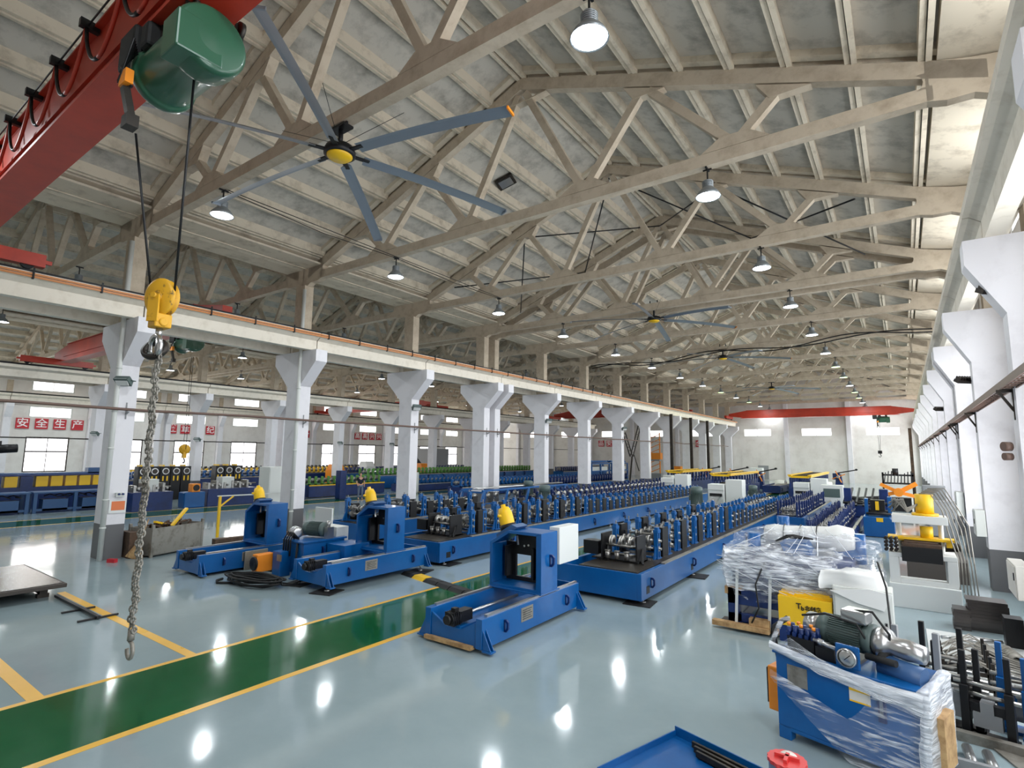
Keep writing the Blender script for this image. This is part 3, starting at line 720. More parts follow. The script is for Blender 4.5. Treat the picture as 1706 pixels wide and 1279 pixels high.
# ============================================================ hydraulic power unit between the two punching units
def el_motor(b, p, q, r, fins=True, n=16):
    p, q = V(p), V(q); d = (q-p).normalized(); L = (q-p).length
    b.lathe([(0, 0), (r*.7, 0), (r*.98, L*.06), (r*.98, L*.2), (r*.9, L*.22), (r*.9, L*.82), (r, L*.84), (r, L*.96), (r*.5, L), (0, L)], p, q, n)
    if fins:
        a = d.orthogonal().normalized(); c = d.cross(a)
        for k in range(n*2):
            t = pi*k/n; u = a*cos(t) + c*sin(t)
            b.bar(p + u*r*.93 + d*L*.24, p + u*r*.93 + d*L*.8, .008, r*.16, u)
t = empty('hydraulic_power_unit', (-13.2, 9.0, 0)); tag(t, 'blue hydraulic tank with grey motor and orange fan cooler between two punching units', 'hydraulic unit')
MB().box(-.35, .55, -.45, .8, .08, .85).box(-.4, .6, -.5, .85, .85, .9).box(-.35, .0, -.75, -.45, .0, .62).box(.6, 1.35, .2, 1.0, .35, .8).build('tank', 'blue', t, bevel=.01)
b = MB(); el_motor(b, (-.25, .1, 1.12), (.4, .3, 1.12), .19); b.build('motor', 'motor', t)
b = MB(); el_motor(b, (-.3, -.2, 1.06), (-.02, -.28, 1.06), .15, False); b.box(.45, .6, .2, .4, .9, 1.2).cyl((.5, .3, 1.2), (.5, .3, 1.35), .05, 10); b.build('pump', 'steel', t)
b = MB()
for k in range(4): b.tube([(-.05+k*.07, -.35, .92), (-.1+k*.08, -.5, 1.1), (-.2+k*.1, -.55, .9), (-.25+k*.1, -.52, .5)], .022, 6)
b.tube([(.3, -.47, .85), (.34, -.52, .5), (.42, -.5, .2)], .03, 6); b.build('hoses', 'rubber', t)
MB().box(-.12, .08, -.775, -.76, .4, .56).build('label_plate', 'galv', t)
c = MB().box(-.62, -.38, -1.15, -.68, .12, .56).build('fan_cooler', 'orange', t, bevel=.02)
MB().lathe([(0, 0), (.17, 0), (.18, .03), (.15, .05), (0, .02)], (-.5, -1.15, .34), (-.5, -2, .34), 16).build('fan_grille', 'black', c)
lug(t, .55, .1, .62)
# coil of hoses on the floor
b = MB()
for k in range(9):
    r = .42 + .05*(k % 4); pts = [((1.35*r + .02*k)*cos(a) + .03*sin(5*a+k), r*.62*sin(a) + .02*cos(3*a), .03 + .022*k + .01*sin(4*a+k)) for a in [i*pi/14 for i in range(29)]]
    b.tube(pts, .022, 6)
b.tube([(-.5, -.2, .03), (-.85, -.35, .03), (-1.05, -.2, .03), (-1.1, .0, .03)], .03, 6).tube([(.5, .1, .1), (.9, .3, .05), (1.0, .8, .1)], .022, 6)
tag(b.build('hose_coil', 'rubber', None, (-12.95, 7.45, 0), (0, 0, .2)), 'black rubber hoses coiled on the grey floor beside the orange cooler', 'hose coil')
# yellow motor lying on the floor behind the orange cooler
t = empty('scrap_box', (-14.25, 8.55, 0), .15); tag(t, 'small black box with yellow lid on the floor between the punching units', 'box')
MB().box(-.3, .3, -.14, .14, 0, .2).build('box_body', 'black', t); MB().box(-.32, .3, -.15, .15, .2, .27).build('lid', 'yellow', t)
# cable ramp crossing the aisle
for k in range(6):
    x = -10.75 + k*.52; m_ = 'yellow' if k == 1 else 'rubber'
    if k == 0: m_ = 'rubber'
    o = MB().prism([(-.2, 0), (.2, 0), (.1, .07), (-.1, .07)], 'x', -.25, .25).build('ramp_section', m_, None, (x, 10.55 - .115*k, 0), (0, 0, -.22))
    tag(o, 'yellow section of the rubber cable ramp crossing the aisle edge' if k == 1 else 'black rubber cable ramp section lying across the green aisle', 'cable ramp', None if k == 1 else 'black sections of the cable ramp')
tag(MB().prism([(-.15, 0), (.15, 0), (.13, .16), (-.13, .16)], 'x', -.35, .35).build('black_case', 'rubber', None, (-7.75, 9.3, 0), (0, 0, -.22)), 'black box with cables at the end of the cable ramp by the lone unit', 'case')

# ============================================================ roll forming lines
def stand_meshes():
    S = {}
    b = MB()
    for s in (-1, 1):
        x = s*.56
        b.box(x-.05, x+.05, -.09, -.03, 0, .66).box(x-.05, x+.05, .03, .09, 0, .66).box(x-.06, x+.06, -.1, .1, .66, .74).box(x-.07, x+.07, -.14, .14, 0, .04)
        b.prism([(-.09, .0), (-.24, .0), (-.09, .32)], 'x', x-.02, x+.02)
        b.box(x-.045, x+.045, -.06, .06, .74, .8)
    b.box(-.5, .5, -.05, .05, 0, .05)
    S['frame'] = b.mesh('roller_stand', 'blue')
    S['frame_navy'] = b.mesh('roller_stand', 'navy')
    b = MB()
    for s in (-1, 1): b.cyl((s*.56, 0, .5), (s*.56, 0, .88), .018, 6).box(s*.56-.04, s*.56+.04, -.045, .045, .2, .32).box(s*.56-.04, s*.56+.04, -.045, .045, .4, .52)
    for z in (.26, .46): b.cyl((-.72, 0, z), (.66, 0, z), .032, 10)
    for x, r in ((-.34, .1), (-.24, .13), (-.2, .08), (.12, .09), (.2, .125), (.26, .1), (.34, .07)):
        b.cyl((x-.02, 0, .26), (x+.03, 0, .26), r*.9, 14); b.cyl((x-.02, 0, .46), (x+.03, 0, .46), max(.05, .19-r), 14)
    S['rollers'] = b.mesh('roller_set', 'roller')
    b = MB()
    for s in (-1, 1): b.box(s*.56-.05, s*.56+.05, .26, .66, 0, .76).box(s*.44-.03, s*.44+.03, .3, .42, 0, .6)
    b.box(-.56, .56, .4, .44, .1, .2)
    S['plates'] = b.mesh('side_plate', 'black')
    b = MB()
    for s in (-1, 1): b.box(s*.56-.06, s*.56+.06, .16, .5, 0, .58).box(s*.56-.08, s*.56+.04, -.02, .16, .1, .3)
    b.box(-.4, .4, .3, .5, 0, .2).cyl((-.3, .4, .2), (-.3, .4, .42), .05, 8).cyl((.2, .4, .2), (.2, .4, .42), .05, 8)
    S['small'] = b.mesh('guide_block', 'black')
    return S
SM = stand_meshes()
def add_stand(parent, x, y, z, kind, extra, sx=1.0, hs=1.0):
    f = put(SM['frame' if kind == 'b' else 'frame_navy'], 'roller_stand', parent, (x, y, z), (0, 0, random.uniform(-.01, .01)), (sx, 1, hs*random.uniform(.94, 1.08)))
    put(SM['rollers'], 'roller_set', f, (random.uniform(-.05, .05), 0, 0))
    if extra: put(SM[extra], 'side_plate' if extra == 'plates' else 'guide_block', f)
    return f
def roll_former(x0, x1, y0, y1, label, segs, H=.66, m='blue', deck=True, group='long blue roll forming lines', openings=True):
    """segs: (ya, yb, pitch, kind, extra)"""
    xc = (x0+x1)/2; w = (x1-x0)/2; t = empty('roll_former', (xc, y0, 0)); tag(t, label, 'machine', group); L = y1-y0
    b = MB()
    for s in (-1, 1): b.box(s*w-(0 if s < 0 else .1), s*w+(.1 if s < 0 else 0), 0, L, .1, H)
    b.box(-w+.1, w-.1, 0, .05, .1, H).box(-w+.1, w-.1, L-.05, L, .1, H).box(-w+.1, w-.1, .05, L-.05, .34, .38)
    b.build('bed', m, t, bevel=.006)
    if deck: MB().box(-w+.55, w-.12, .06, L-.06, H-.06, H+.015).build('deck_plate', 'dark', t)
    MB().box(w-.08, w+.015, 1.4, L-.1, H+.003, H+.035).build('edge_rail', 'galv', t)
    n = int(L/3)
    for k in range(min(n, 6)): lug(t, w, .55+k*3.0, .4, 1.1)
    if openings:
        for k in range(min(n, 8)): MB().box(w-.02, w+.004, .28+k*3.1, .46+k*3.1, .2, .36).build('cable_opening', 'black', t)
    for k in range(max(2, n)):
        yy = .3 + k*(L-.6)/max(1, n-1)
        for s in (-1, 1): MB().cyl((s*(w-.1), yy, .02), (s*(w-.1), yy, .12), .03, 8).cyl((s*(w-.1), yy, 0), (s*(w-.1), yy, .03), .07, 10).build('levelling_foot', 'steel', t)
    for (a, c, p, kind, extra) in segs:
        y = a; sx = (w-.28)/.62 if w < .95 else 1.0
        while y < c:
            add_stand(t, .12 if deck else 0, y - y0, H if deck else .38, kind, extra, min(1.15, sx), .72 if y > 23 and deck else 1.0); y += p
    return t
f3 = roll_former(-6.87, -4.76, 11.5, 33.0, 'long blue roll forming line on the window side of the green aisle', [(13.45, 20.2, 1.5, 'b', 'plates'), (14.2, 20.2, 1.5, 'b', None), (20.6, 32.6, .62, 'b', 'small')])
f2 = roll_former(-13.0, -10.9, 11.75, 38.0, 'long blue roll forming line running behind the raised punching unit', [(13.6, 21, 1.3, 'b', 'plates'), (14.2, 21, 1.3, 'b', None), (21.3, 37.4, .68, 'b', 'small')])
f1 = roll_former(-17.5, -15.5, 12.8, 46.0, 'blue roll forming line standing closest to the column row', [(13.2, 19.5, .95, 'b', 'small'), (24.5, 45.5, .72, 'n', 'small')])
# entry guide group on the front decks
def entry_guides(parent, z=.68):
    g = MB()
    for s in (-1, 1): g.box(s*.45-.02, s*.45+.02, -.2, .35, 0, .62).box(s*.45-.05, s*.45+.05, -.25, .4, 0, .05); g.bar((s*.45+.09, -.1, .0), (s*.45+.04, .1, .3), .04, .04).bar((s*.45+.16, -.2, .0), (s*.45+.08, .0, .3), .04, .04)
    g.box(-.75, .5, -.15, .35, 0, .03).box(-.95, -.55, -.2, .1, .1, .42)
    g = g.build('entry_guide', 'black', parent, (0.1, 1.15, z))
    r = MB()
    for z2 in (.14, .34): r.cyl((-.6, 0, z2), (.45, 0, z2), .03, 10)
    for x in (-.3, -.05, .2):
        r.cyl((x, -.18, .05), (x, -.18, .22), .06, 14); r.cyl((x, -.18, .22), (x, -.18, .24), .075, 14)
        r.lathe([(.04, -.04), (.14, -.04), (.14, -.02), (.06, 0), (.14, .02), (.14, .04), (.04, .04)], (x, .1, .42), (x+1, .1, .42), 16)
    r.build('guide_rollers', 'roller', g)
entry_guides(f3); entry_guides(f2)
for k, (x, y) in enumerate(((-4.9, 11.75), (-4.75, 15.2), (-4.8, 18.6), (-11.0, 12.2), (-11.0, 15.4))):
    pad(x, y, 0, 'black rubber pad under the edge of the %s, %s' % (('window side forming line', 'window side forming line', 'window side forming line', 'middle forming line', 'middle forming line')[k], ('front corner', 'second pad', 'third pad', 'front corner', 'second pad')[k]), .3, .1)
# gantry frame over the closest forming line by the columns
t = empty('guide_gantry', (-16.9, 20, 0)); tag(t, 'raised blue frame of long bars and slanted posts beside the column row', 'frame')
b = MB()
for k in range(5):
    y = k*1.9
    for s in (-.7, .6): b.bar((s, y, 0), (s + .12, y+.35, 1.35), .12, .1)
    b.box(-.75, .75, y+.3, y+.4, 1.3, 1.38)
for x in (-.6, .68): b.box(x-.05, x+.05, .3, 8.3, 1.38, 1.46)
b.build('posts', 'blue', t)
MB().cyl((0.1, .3, 1.5), (.1, 8.3, 1.5), .04, 10).cyl((.35, .3, 1.5), (.35, 8.3, 1.5), .04, 10).build('guide_bars', 'steel', t)
for k in range(9): MB().lathe([(0, -.05), (.13, -.05), (.16, 0), (.13, .05), (0, .05)], (-.2+.2*(k % 2), .8+k*.85, 1.1), (1, .8+k*.85, 1.1), 14).build('steel_disc', 'roller', t)
# discs along the top of the far part of that line
def disc_row(x, y0, n, p, z, label):
    t = empty('disc_stand_line', (x, y0, 0)); tag(t, label, 'machine')
    MB().box(-.45, .45, 0, n*p, .1, .6).build('bed', 'navy', t)
    for k in range(min(n, 60)):
        f = MB().box(-.3, -.22, -.07, .07, .6, z).box(.22, .3, -.07, .07, .6, z).build('upright', 'navy', t, (0, .3+k*p, 0))
        MB().lathe([(0, -.04), (.14, -.04), (.17, 0), (.14, .04), (0, .04)], (-.04, 0, z-.1), (1, 0, z-.1), 14).cyl((-.3, 0, z-.25), (.35, 0, z-.25), .03, 8).build('forming_disc', 'roller', f)
    return t
disc_row(-18.0 + .0, 25.6, 1, 1, 1.0, 'short navy disc stand beside the double column') 
disc_row(-14.4, 24.0, 30, .62, 1.25, 'navy line of upright round steel discs between two forming lines')

# ============================================================ grey gear motors
def gear_motor(x, y, z, h, r, label, legs=True):
    t = empty('gear_motor', (x, y, z)); tag(t, label, 'motor', 'grey upright electric motors')
    b = MB(); b.lathe([(0, 0), (r*1.1, 0), (r*1.1, h*.06), (r*.9, h*.08), (r*.9, h*.66), (r, h*.67), (r, h*.95), (r*.7, h), (0, h)], (0, 0, 0), n=18)
    for k in range(24):
        a = k*pi/12; b.bar((cos(a)*r*.93, sin(a)*r*.93, h*.1), (cos(a)*r*.93, sin(a)*r*.93, h*.64), .012, .05, (cos(a), sin(a), 0))
    b.build('motor_body', 'motor', t); MB().box(-r*1.25, -r*.8, -.1, .1, h*.3, h*.55).build('terminal_box', 'motor', t)
    if legs: MB().box(-r*1.2, r*1.2, -r*1.2, r*1.2, -z, 0).build('gear_box', 'navy', t)
gear_motor(-8.3, 27.1, .75, .95, .28, 'large grey upright motor behind the window side forming line')
gear_motor(-14.2, 22.6, .8, .9, .27, 'grey upright motor with fins, between the two aisle-side forming lines')
gear_motor(-16.5, 24.6, .95, .8, .25, 'dark upright motor at the foot of the double column')
gear_motor(-7.3, 34.6, .7, .8, .24, 'grey upright motor beside the white straightener cabinet')
# ============================================================ white cabinets with strip, machines with yellow tops
def cabinet(x, y, wx, wy, h, m, label, rz=0, z=0, door=True, cat='cabinet', name='electrical_cabinet'):
    t = empty(name, (x, y, z), rz); tag(t, label, cat)
    MB().box(-wx/2, wx/2, -wy/2, wy/2, .06, h).box(-wx/2+.03, wx/2-.03, -wy/2+.03, wy/2-.03, 0, .06).build('body', m, t, bevel=.012)
    if door:
        d = MB().box(-wx/2+.03, wx/2-.03, -wy/2-.015, -wy/2, .1, h-.05).build('door', m, t, bevel=.004)
        MB().box(wx/2-.12, wx/2-.09, -wy/2-.035, -wy/2-.015, h*.45, h*.55).build('handle', 'black', d)
    return t
def straightener(x, y, label, strip=True):
    t = empty('strip_straightener', (x, y, 0)); tag(t, label, 'machine'); t.scale = (1.15, 1.1, 1.4)
    MB().box(-.8, .0, -.3, .5, .0, 1.1).box(-.8, .0, -.35, -.3, .85, 1.1).build('cover', 'cabw', t, bevel=.03)
    MB().box(.05, .85, -.2, .6, 0, 1.3).build('control_cabinet', 'cabw', t, bevel=.02)
    MB().box(-.7, -.1, -.36, -.3, .6, .72).build('slot', 'black', t)
    if strip: MB().prism([(-.35, .62), (-.55, .6), (-.9, .45), (-1.2, .1), (-1.15, .1), (-.85, .4), (-.55, .55), (-.35, .57)], 'x', -.6, -.2).build('steel_strip', 'steel', t)
straightener(-8.6, 33.6, 'white strip straightener with shiny steel strip hanging out, mid hall')
straightener(-13.6, 39.4, 'white strip straightener at the far end of the middle forming line', False)
straightener(-5.0, 40.0, 'white strip straightener beneath the yellow topped press nearest the window side', False)
def yellow_top(x, y, L, label, w=.8, h=1.75):
    t = empty('cladding_press', (x, y, 0)); tag(t, label, 'machine', 'navy presses with yellow tops')
    MB().box(-w, w, 0, L, 0, .8).build('bed', 'navy', t)
    b = MB()
    n = int(L/.9)
    for k in range(n):
        for s in (-1, 1): b.prism([(.1+k*.9, .8), (.35+k*.9, .8), (.55+k*.9, 1.1), (.5+k*.9, h-.15), (.3+k*.9, h-.15), (.32+k*.9, 1.15)], 'x', s*(w-.1)-.06, s*(w-.1)+.06)
    b.build('side_frames', 'navy', t)
    MB().box(-w+.05, -w+.2, 0, L, h-.1, h).box(w-.2, w-.05, 0, L, h-.1, h).box(-w+.2, w-.2, 0, .2, h-.15, h).box(-w, -w+.25, -.1, L, h, h+.08).box(w-.25, w, -.1, L, h, h+.08).build('top_frame', 'yellow', t)
    b = MB()
    for k in range(n): b.box(-w+.3, w-.3, .2+k*.9, .45+k*.9, h, h+.03); b.cyl((0, .4+k*.9, .9), (0, .8+k*.9, .9), .25, 10)
    b.build('rollers', 'dark', t)
yellow_top(-16.6, 48.0, 9, 'navy press with yellow top by the column row near the end wall')
yellow_top(-11.6, 44.0, 10, 'navy press with yellow top in the middle of the near hall')
yellow_top(-6.4, 46.0, 12, 'navy press with yellow top closest to the window side')
# navy cylinders below
for k, x in enumerate((-6.0, -5.1)):
    tag(MB().cyl((x, 41.5, .85), (x, 44.5, .85), .38, 20).box(x-.3, x+.3, 41.6, 44.4, 0, .6).build('pressure_cylinder', 'navy'), ('first', 'second')[k] + ' fat navy cylinder lying before the window side yellow press', 'cylinder')
# uncoiler heads
def uncoiler(x, y, label, rz=0, s=1.0, am='orange'):
    t = empty('uncoiler', (x, y, 0), rz); tag(t, label, 'uncoiler')
    MB().box(-.6, .6, -.5, .5, 0, .15).prism([(-.35, .15), (.35, .15), (.22, 1.5*s), (-.22, 1.5*s)], 'y', -.3, .3).box(-.5, .1, -.35, .35, 1.0*s, 1.6*s).build('stand', 'navy', t)
    MB().cyl((0, -.3, 1.3*s), (0, -1.2, 1.3*s), .12, 14).build('mandrel', 'steel', t)
    b = MB()
    for k in range(4):
        a = k*pi/2 + .4; b.bar((cos(a)*.1, -.5, 1.3*s+sin(a)*.1), (cos(a)*.6, -.55, 1.3*s+sin(a)*.6), .1, .08)
    b.build('arms', am, t)
    MB().bar((-.2, 0, 1.6*s), (1.6, -.5, 2.0*s), .1, .1).cyl((1.5, -.7, 2.0*s), (1.5, -.3, 2.0*s), .1, 10).build('hold_down_arm', 'black', t)
uncoiler(-17.3, 60, 'navy uncoiler with orange arms near the end wall column row')
uncoiler(-11.5, 58, 'navy uncoiler with orange arms in mid hall near the end wall')
uncoiler(-5.2, 62, 'navy uncoiler with black arm near the end wall, window side')
uncoiler(-14.6, 60.5, 'navy uncoiler with orange arms between two others by the end wall')
cabinet(-13.0, 64.0, 1.2, .9, 1.9, 'cabw', 'tall white cabinet among the uncoilers at the end of the hall')
cabinet(-15.2, 42.6, .7, .7, 1.6, 'cab', 'pale grey cabinet behind the far white straightener')
# blue line and small roller line on the window side
roll_former(-5.0, -3.6, 26.5, 39.0, 'navy bed forming line behind the window side line', [(27, 38.5, .75, 'n', None)], H=.62, deck=False, m='blue', openings=False)
roll_former(-2.9, -1.7, 19.6, 31.0, 'narrow navy roller line between the wrapped machine and the white cabinet', [(19.9, 30.8, .42, 'n', None)], H=.45, m='navy', deck=False, openings=False)
for k, (x0, x1) in enumerate(((-16.8, -15.2), (-13.6, -12.2), (-10.2, -8.8))):
    yellow = roll_former(x0+.2, x1+.2, 47.0+k*2 if k else 58.5, 56+k*2 if k else 66, 'short distant forming line, %s from the column row' % ORD[k], [], H=.7, m='navy', deck=True, openings=False)
t = cabinet(-3.55, 37.8, 1.15, .9, 1.55, 'cabw', 'white cabinet with dark opening in front of the end wall hook', door=False, name='machine_cabinet')
MB().box(-.42, .42, -.47, -.452, .85, 1.35).build('opening', 'motor', t)
# black and steel machine beside it, blue machine with yellow sign
t = empty('coil_loading_machine', (-1.6, 31.5, 0)); tag(t, 'dark blue machine full of black bars behind the white press frame', 'machine')
MB().box(-.9, .9, 0, 3, 0, .9).box(-.9, -.6, .2, .8, .9, 1.7).box(.55, .9, .2, .8, .9, 1.7).build('frame', 'navy', t)
b = MB()
for k in range(9): b.cyl((-.95, .1+.3*k, 1.0+.07*(k % 3)), (.95, .1+.3*k, 1.05+.07*(k % 4)), .06, 8)
for k in range(5): b.bar((-.7+.3*k, -.1, .9), (-.6+.3*k, 1.5, 1.65), .08, .08)
b.build('bars', 'black', t)
t = empty('shear_machine', (-.95, 27.4, 0)); tag(t, 'blue machine box with small yellow sign on its front plate', 'machine')
MB().prism([(-.55, .02), (.5, .02), (.5, .62), (.35, .8), (-.55, .8)], 'y', -.3, 1.4).box(-.5, -.38, .2, .6, .8, 1.5).box(.3, .46, .2, .6, .8, 1.6).build('body', 'blue', t, bevel=.01)
MB().box(-.1, .13, -.32, -.3, .62, .78).build('sign_plate', 'yellow', t)
b = MB()
for k in range(7): b.cyl((-.45, .1+.16*k, .9+.05*(k % 3)), (.4, .1+.16*k, .92+.04*(k % 2)), .05, 8)
b.box(-.3, .2, .3, .7, .9, 1.45); b.build('shafts', 'black', t); MB().box(-.12, 0, .15, .25, 1.05, 1.4).build('yellow_post', 'yellow', t)
# four legged orange machine and brown post near the end
t = empty('decoiler_head', (-.35, 40.5, 0)); tag(t, 'orange armed decoiler head with black frame in front of the end wall corner', 'machine')
MB().bar((-.9, 0, 1.6), (0, 0, 1.15), .22, .2).bar((.9, 0, 1.7), (0, 0, 1.15), .25, .25).bar((-.9, .2, .9), (0, 0, 1.15), .2, .2).bar((.9, .2, .9), (0, 0, 1.15), .2, .2).cyl((0, -.3, 1.15), (0, .3, 1.15), .25, 14).build('arms', 'orange', t)
b = MB(); b.box(-.8, -.7, .5, .6, 0, 2.3).box(.7, .8, .5, .6, 0, 2.3).box(-.8, .8, .5, .6, 2.1, 2.2).box(-.8, .8, .5, .6, 1.6, 1.7)
for k in range(9): b.bar((-.7+.17*k, .45, 1.6), (-.6+.16*k, .5, 2.3+.1*sin(k)), .04, .04)
b.cyl((-.1, .5, 2.2), (-.1, .5, 2.55), .16, 10).box(-.6, .6, .3, 1.2, 0, .8); b.build('black_frame', 'black', t)
tag(MB().box(-.1, .15, -.12, .12, 0, 5.9).build('brown_post', 'rust', None, (.62, 62, 0)), 'rusty brown post rising beside the last window wall columns', 'post')
# dark steel strips standing among the last columns
for k in range(3): tag(MB().box(-.14, .14, -.1, .1, 0, 7.1).build('steel_post', 'dark', None, (-18.0, 51.5+6*k, 0)), 'dark green steel post standing in the %s far column bay' % ORD[k], 'post', 'dark steel posts between the far columns')

# ============================================================ white press frame with yellow cylinders
t = empty('hydraulic_press', (.2, 15.0, 0)); tag(t, 'white hydraulic press frame with yellow cylinders and grey hoses', 'press')
MB().box(-.62, .62, 0, 1.0, 0, .5).build('plinth', 'cabw', t, bevel=.01)
b = MB(); b.box(-.6, -.42, .1, .9, .5, 1.05).box(.42, .6, .1, .9, .5, 1.05).box(-.42, .42, .1, .25, .5, .6).box(-.6, .6, .1, .9, 1.05, 1.15).box(-.5, .5, .3, .9, 1.78, 1.95)
for s in (-1, 1): b.cyl((s*.38, .6, 1.1), (s*.38, .6, 1.8), .05, 10)
b.build('frame', 'cabw', t, bevel=.008)
MB().box(-.36, .36, .05, .7, .98, 1.3).build('die_block', 'black', t, bevel=.01)
MB().box(-.34, .36, .1, .75, 1.3, 1.36).box(-.3, .3, .2, .7, 1.36, 1.4).build('brown_plate', 'rust', t)
MB().box(-.6, .6, .35, .75, 1.42, 1.47).cyl((.12, .5, 1.47), (.12, .5, 1.72), .12, 18).cyl((.12, .6, 2.0), (.12, .6, 2.42), .17, 20).cyl((.12, .6, 1.95), (.12, .6, 2.0), .25, 20).box(-.4, -.3, .4, .6, 1.38, 1.48).box(.45, .55, .4, .6, 1.3, 1.44).build('oil_cylinder', 'yellow', t)
b = MB()
for k in range(6):
    p = [(.0+.04*k, .6, 2.4 + .03*k), (.25+.05*k, .5, 2.42+.03*k), (.42+.06*k, .4, 2.1), (.5+.07*k, .35, 1.6+.04*k), (.62+.05*k, .2, 1.1), (.6+.06*k, .1, .5-.05*k)]
    b.tube(p, .013, 6)
for k in range(10):
    a = k*1.7; b.tube([(-.5+.05*sin(a), .5, 2.0+.03*k), (-.35+.1*cos(a), .4, 2.3), (-.2, .5, 2.05+.05*sin(a)), (.0, .5, 2.2)], .018, 6)
b.build('hose_bundle', 'galv', t)
b = MB()
for k in range(12): b.cyl((-.62+.09*(k % 3), .3, 1.2+.08*(k//3)), (-.64+.09*(k % 3), .05+.03*(k % 2), 1.2+.08*(k//3)), .035, 8)
b.build('valve_block', 'dark', t)
# more machinery behind the press along the window wall
t = empty('pump_station', (.6, 18.6, 0)); tag(t, 'dark pump station with pipes behind the white press', 'machine')
MB().box(-.7, .6, 0, 2.4, 0, .55).build('base', 'board', t)
b = MB()
for k in range(8): el_motor(b, (-.5+.3*(k % 3), .2+.3*k, .8), (-.1+.3*(k % 3), .3+.3*k, .82), .13, False, 10)
b.build('pumps', 'dark', t)
cabinet(1.15, 28.5, .9, .5, 1.5, 'cabg', 'tall mid grey cabinet beside the window wall columns')
cabinet(1.1, 33.6, .9, .6, 1.9, 'cabg', 'taller grey cabinet beside the fifth window wall column')
# boxes on the window wall columns
def col_box(y, z0, z1, w, label, m='cab'):
    t = empty('distribution_box', (1.58, y, z0)); tag(t, label, 'electrical box', None)
    MB().box(-.2, 0, -w/2, w/2, 0, z1-z0).build('body', m, t, bevel=.01)
    MB().box(-.212, -.2, -w/2+.03, w/2-.03, .03, z1-z0-.03).build('door', m, t); MB().box(-.225, -.212, -w/2+.08, -w/2+.12, .3, .42).build('handle', 'black', t)
col_box(18.4, 1.3, 1.95, .5, 'cream distribution box on the third window wall column')
col_box(24.3, 1.3, 2.1, .6, 'cream distribution box on the double window wall column')
col_box(12.75, .95, 1.5, .9, 'stained cream box hanging on the second window wall column', 'paper')
t = empty('wall_fan', (1.5, 12.5, 3.45)); tag(t, 'small brown bracket fan on the second window wall column', 'fan')
MB().cyl((0, 0, 0), (-.1, -.05, 0), .08, 14).cyl((0, 0, -.17), (-.1, -.05, -.17), .065, 12).build('cage', 'pipe_brown', t)

# ============================================================ wrapped machine on timber skids
t = empty('wrapped_machine', (-1.75, 12.3, 0)); tag(t, 'blue machine bundled in clear stretch film on timber skids', 'machine')
b = MB(); b.box(-1.15, -.95, -1.1, -.95, .12, .75).box(-1.15, 1.1, -1.1, -1.0, .45, .72).box(-1.1, 1.1, -.9, 1.0, .5, 1.1).box(-.9, .9, -.8, .9, 1.1, 1.35)
b.box(-1.15, -.9, -1.1, 1.1, .12, .3).box(.9, 1.15, -1.1, 1.1, .12, .3).box(-1.15, 1.1, -1.1, -1.0, .14, .3).build('body', 'navy', t, bevel=.01)
b = MB(); b.prism([(-.2, 1.35), (.25, 1.35), (.15, 1.62), (-.3, 1.58)], 'y', -.5, .2).prism([(.6, 1.3), (1.0, 1.3), (.9, 1.5), (.5, 1.5)], 'y', .1, .8).build('top_bracket', 'blue', t)
for k, (x, y, z) in enumerate(((-.45, .9, 1.7), (.95, .3, 1.52), (-.8, -.3, 1.45))): MB().cyl((x, y, z-.3), (x, y, z+.25), .12, 18).build('oil_cylinder', 'blue', t)
b = MB(); b.lathe([(0, 0), (.19, .02), (.22, .2), (.2, .5), (.21, .9), (.22, 1.2), (.26, 1.35), (.2, 1.6), (0, 1.62)], (-.7, .35, 1.6), (.8, .15, 1.68), 18).build('foam_wrapped_shaft', 'foam', t)
for k in range(4):
    c = V((-.7, .35, 1.6)).lerp(V((.8, .15, 1.68)), .25+.2*k); MB().tube([c + V((.0, .23*cos(a), .23*sin(a))) for a in [i*pi/8 for i in range(17)]], .01, 5).build('tie_cord', 'rubber', t)
def lump(x0, x1, y0, y1, z0, z1, amp, seed, n=14, m='film', top=None):
    """closed lumpy shell around a box"""
    b = MB(); b.smooth = True; idx = {}
    def pt(u, v, w):
        k = (u, v, w)
        if k in idx: return idx[k]
        a, c, d = u/n*2-1, v/n*2-1, w/n*2-1
        q = V((a, c, d)); ln = max(abs(a), abs(c), abs(d)); s = q.normalized()*1.18*ln
        q = q*.8 + s*.2
        p = V(((x0+x1)/2 + q.x*(x1-x0)/2, (y0+y1)/2 + q.y*(y1-y0)/2, (z0+z1)/2 + q.z*(z1-z0)/2))
        nn = mn.noise_vector(p*2.6 + V((seed, 0, 0)))*amp + mn.noise_vector(p*8 + V((0, seed, 0)))*amp*.4
        p += nn
        if top and d > 0: p.z += top(p.x, p.y)*d
        idx[k] = len(b.v); b.v.append(tuple(p)); return idx[k]
    for i in range(n):
        for j in range(n):
            for f in (lambda i, j, e: (i, j, e), lambda i, j, e: (i, e, j), lambda i, j, e: (e, i, j)):
                for e in (0, n): b.face([pt(*f(i, j, e)), pt(*f(i+1, j, e)), pt(*f(i+1, j+1, e)), pt(*f(i, j+1, e))])
    return b
lump(-1.25, 1.28, -1.15, 1.15, .55, 1.5, .09, 3, 26, top=lambda x, y: .3*math.exp(-((x+.3)**2+(y-.3)**2)*1.2) + .2*math.exp(-((x-.9)**2+(y)**2)*3)).build('stretch_film', 'film', t)
lump(-1.22, .7, -1.22, 1.1, .75, 1.42, .1, 9, 18).build('stretch_film', 'film_mid', t)
b = MB()
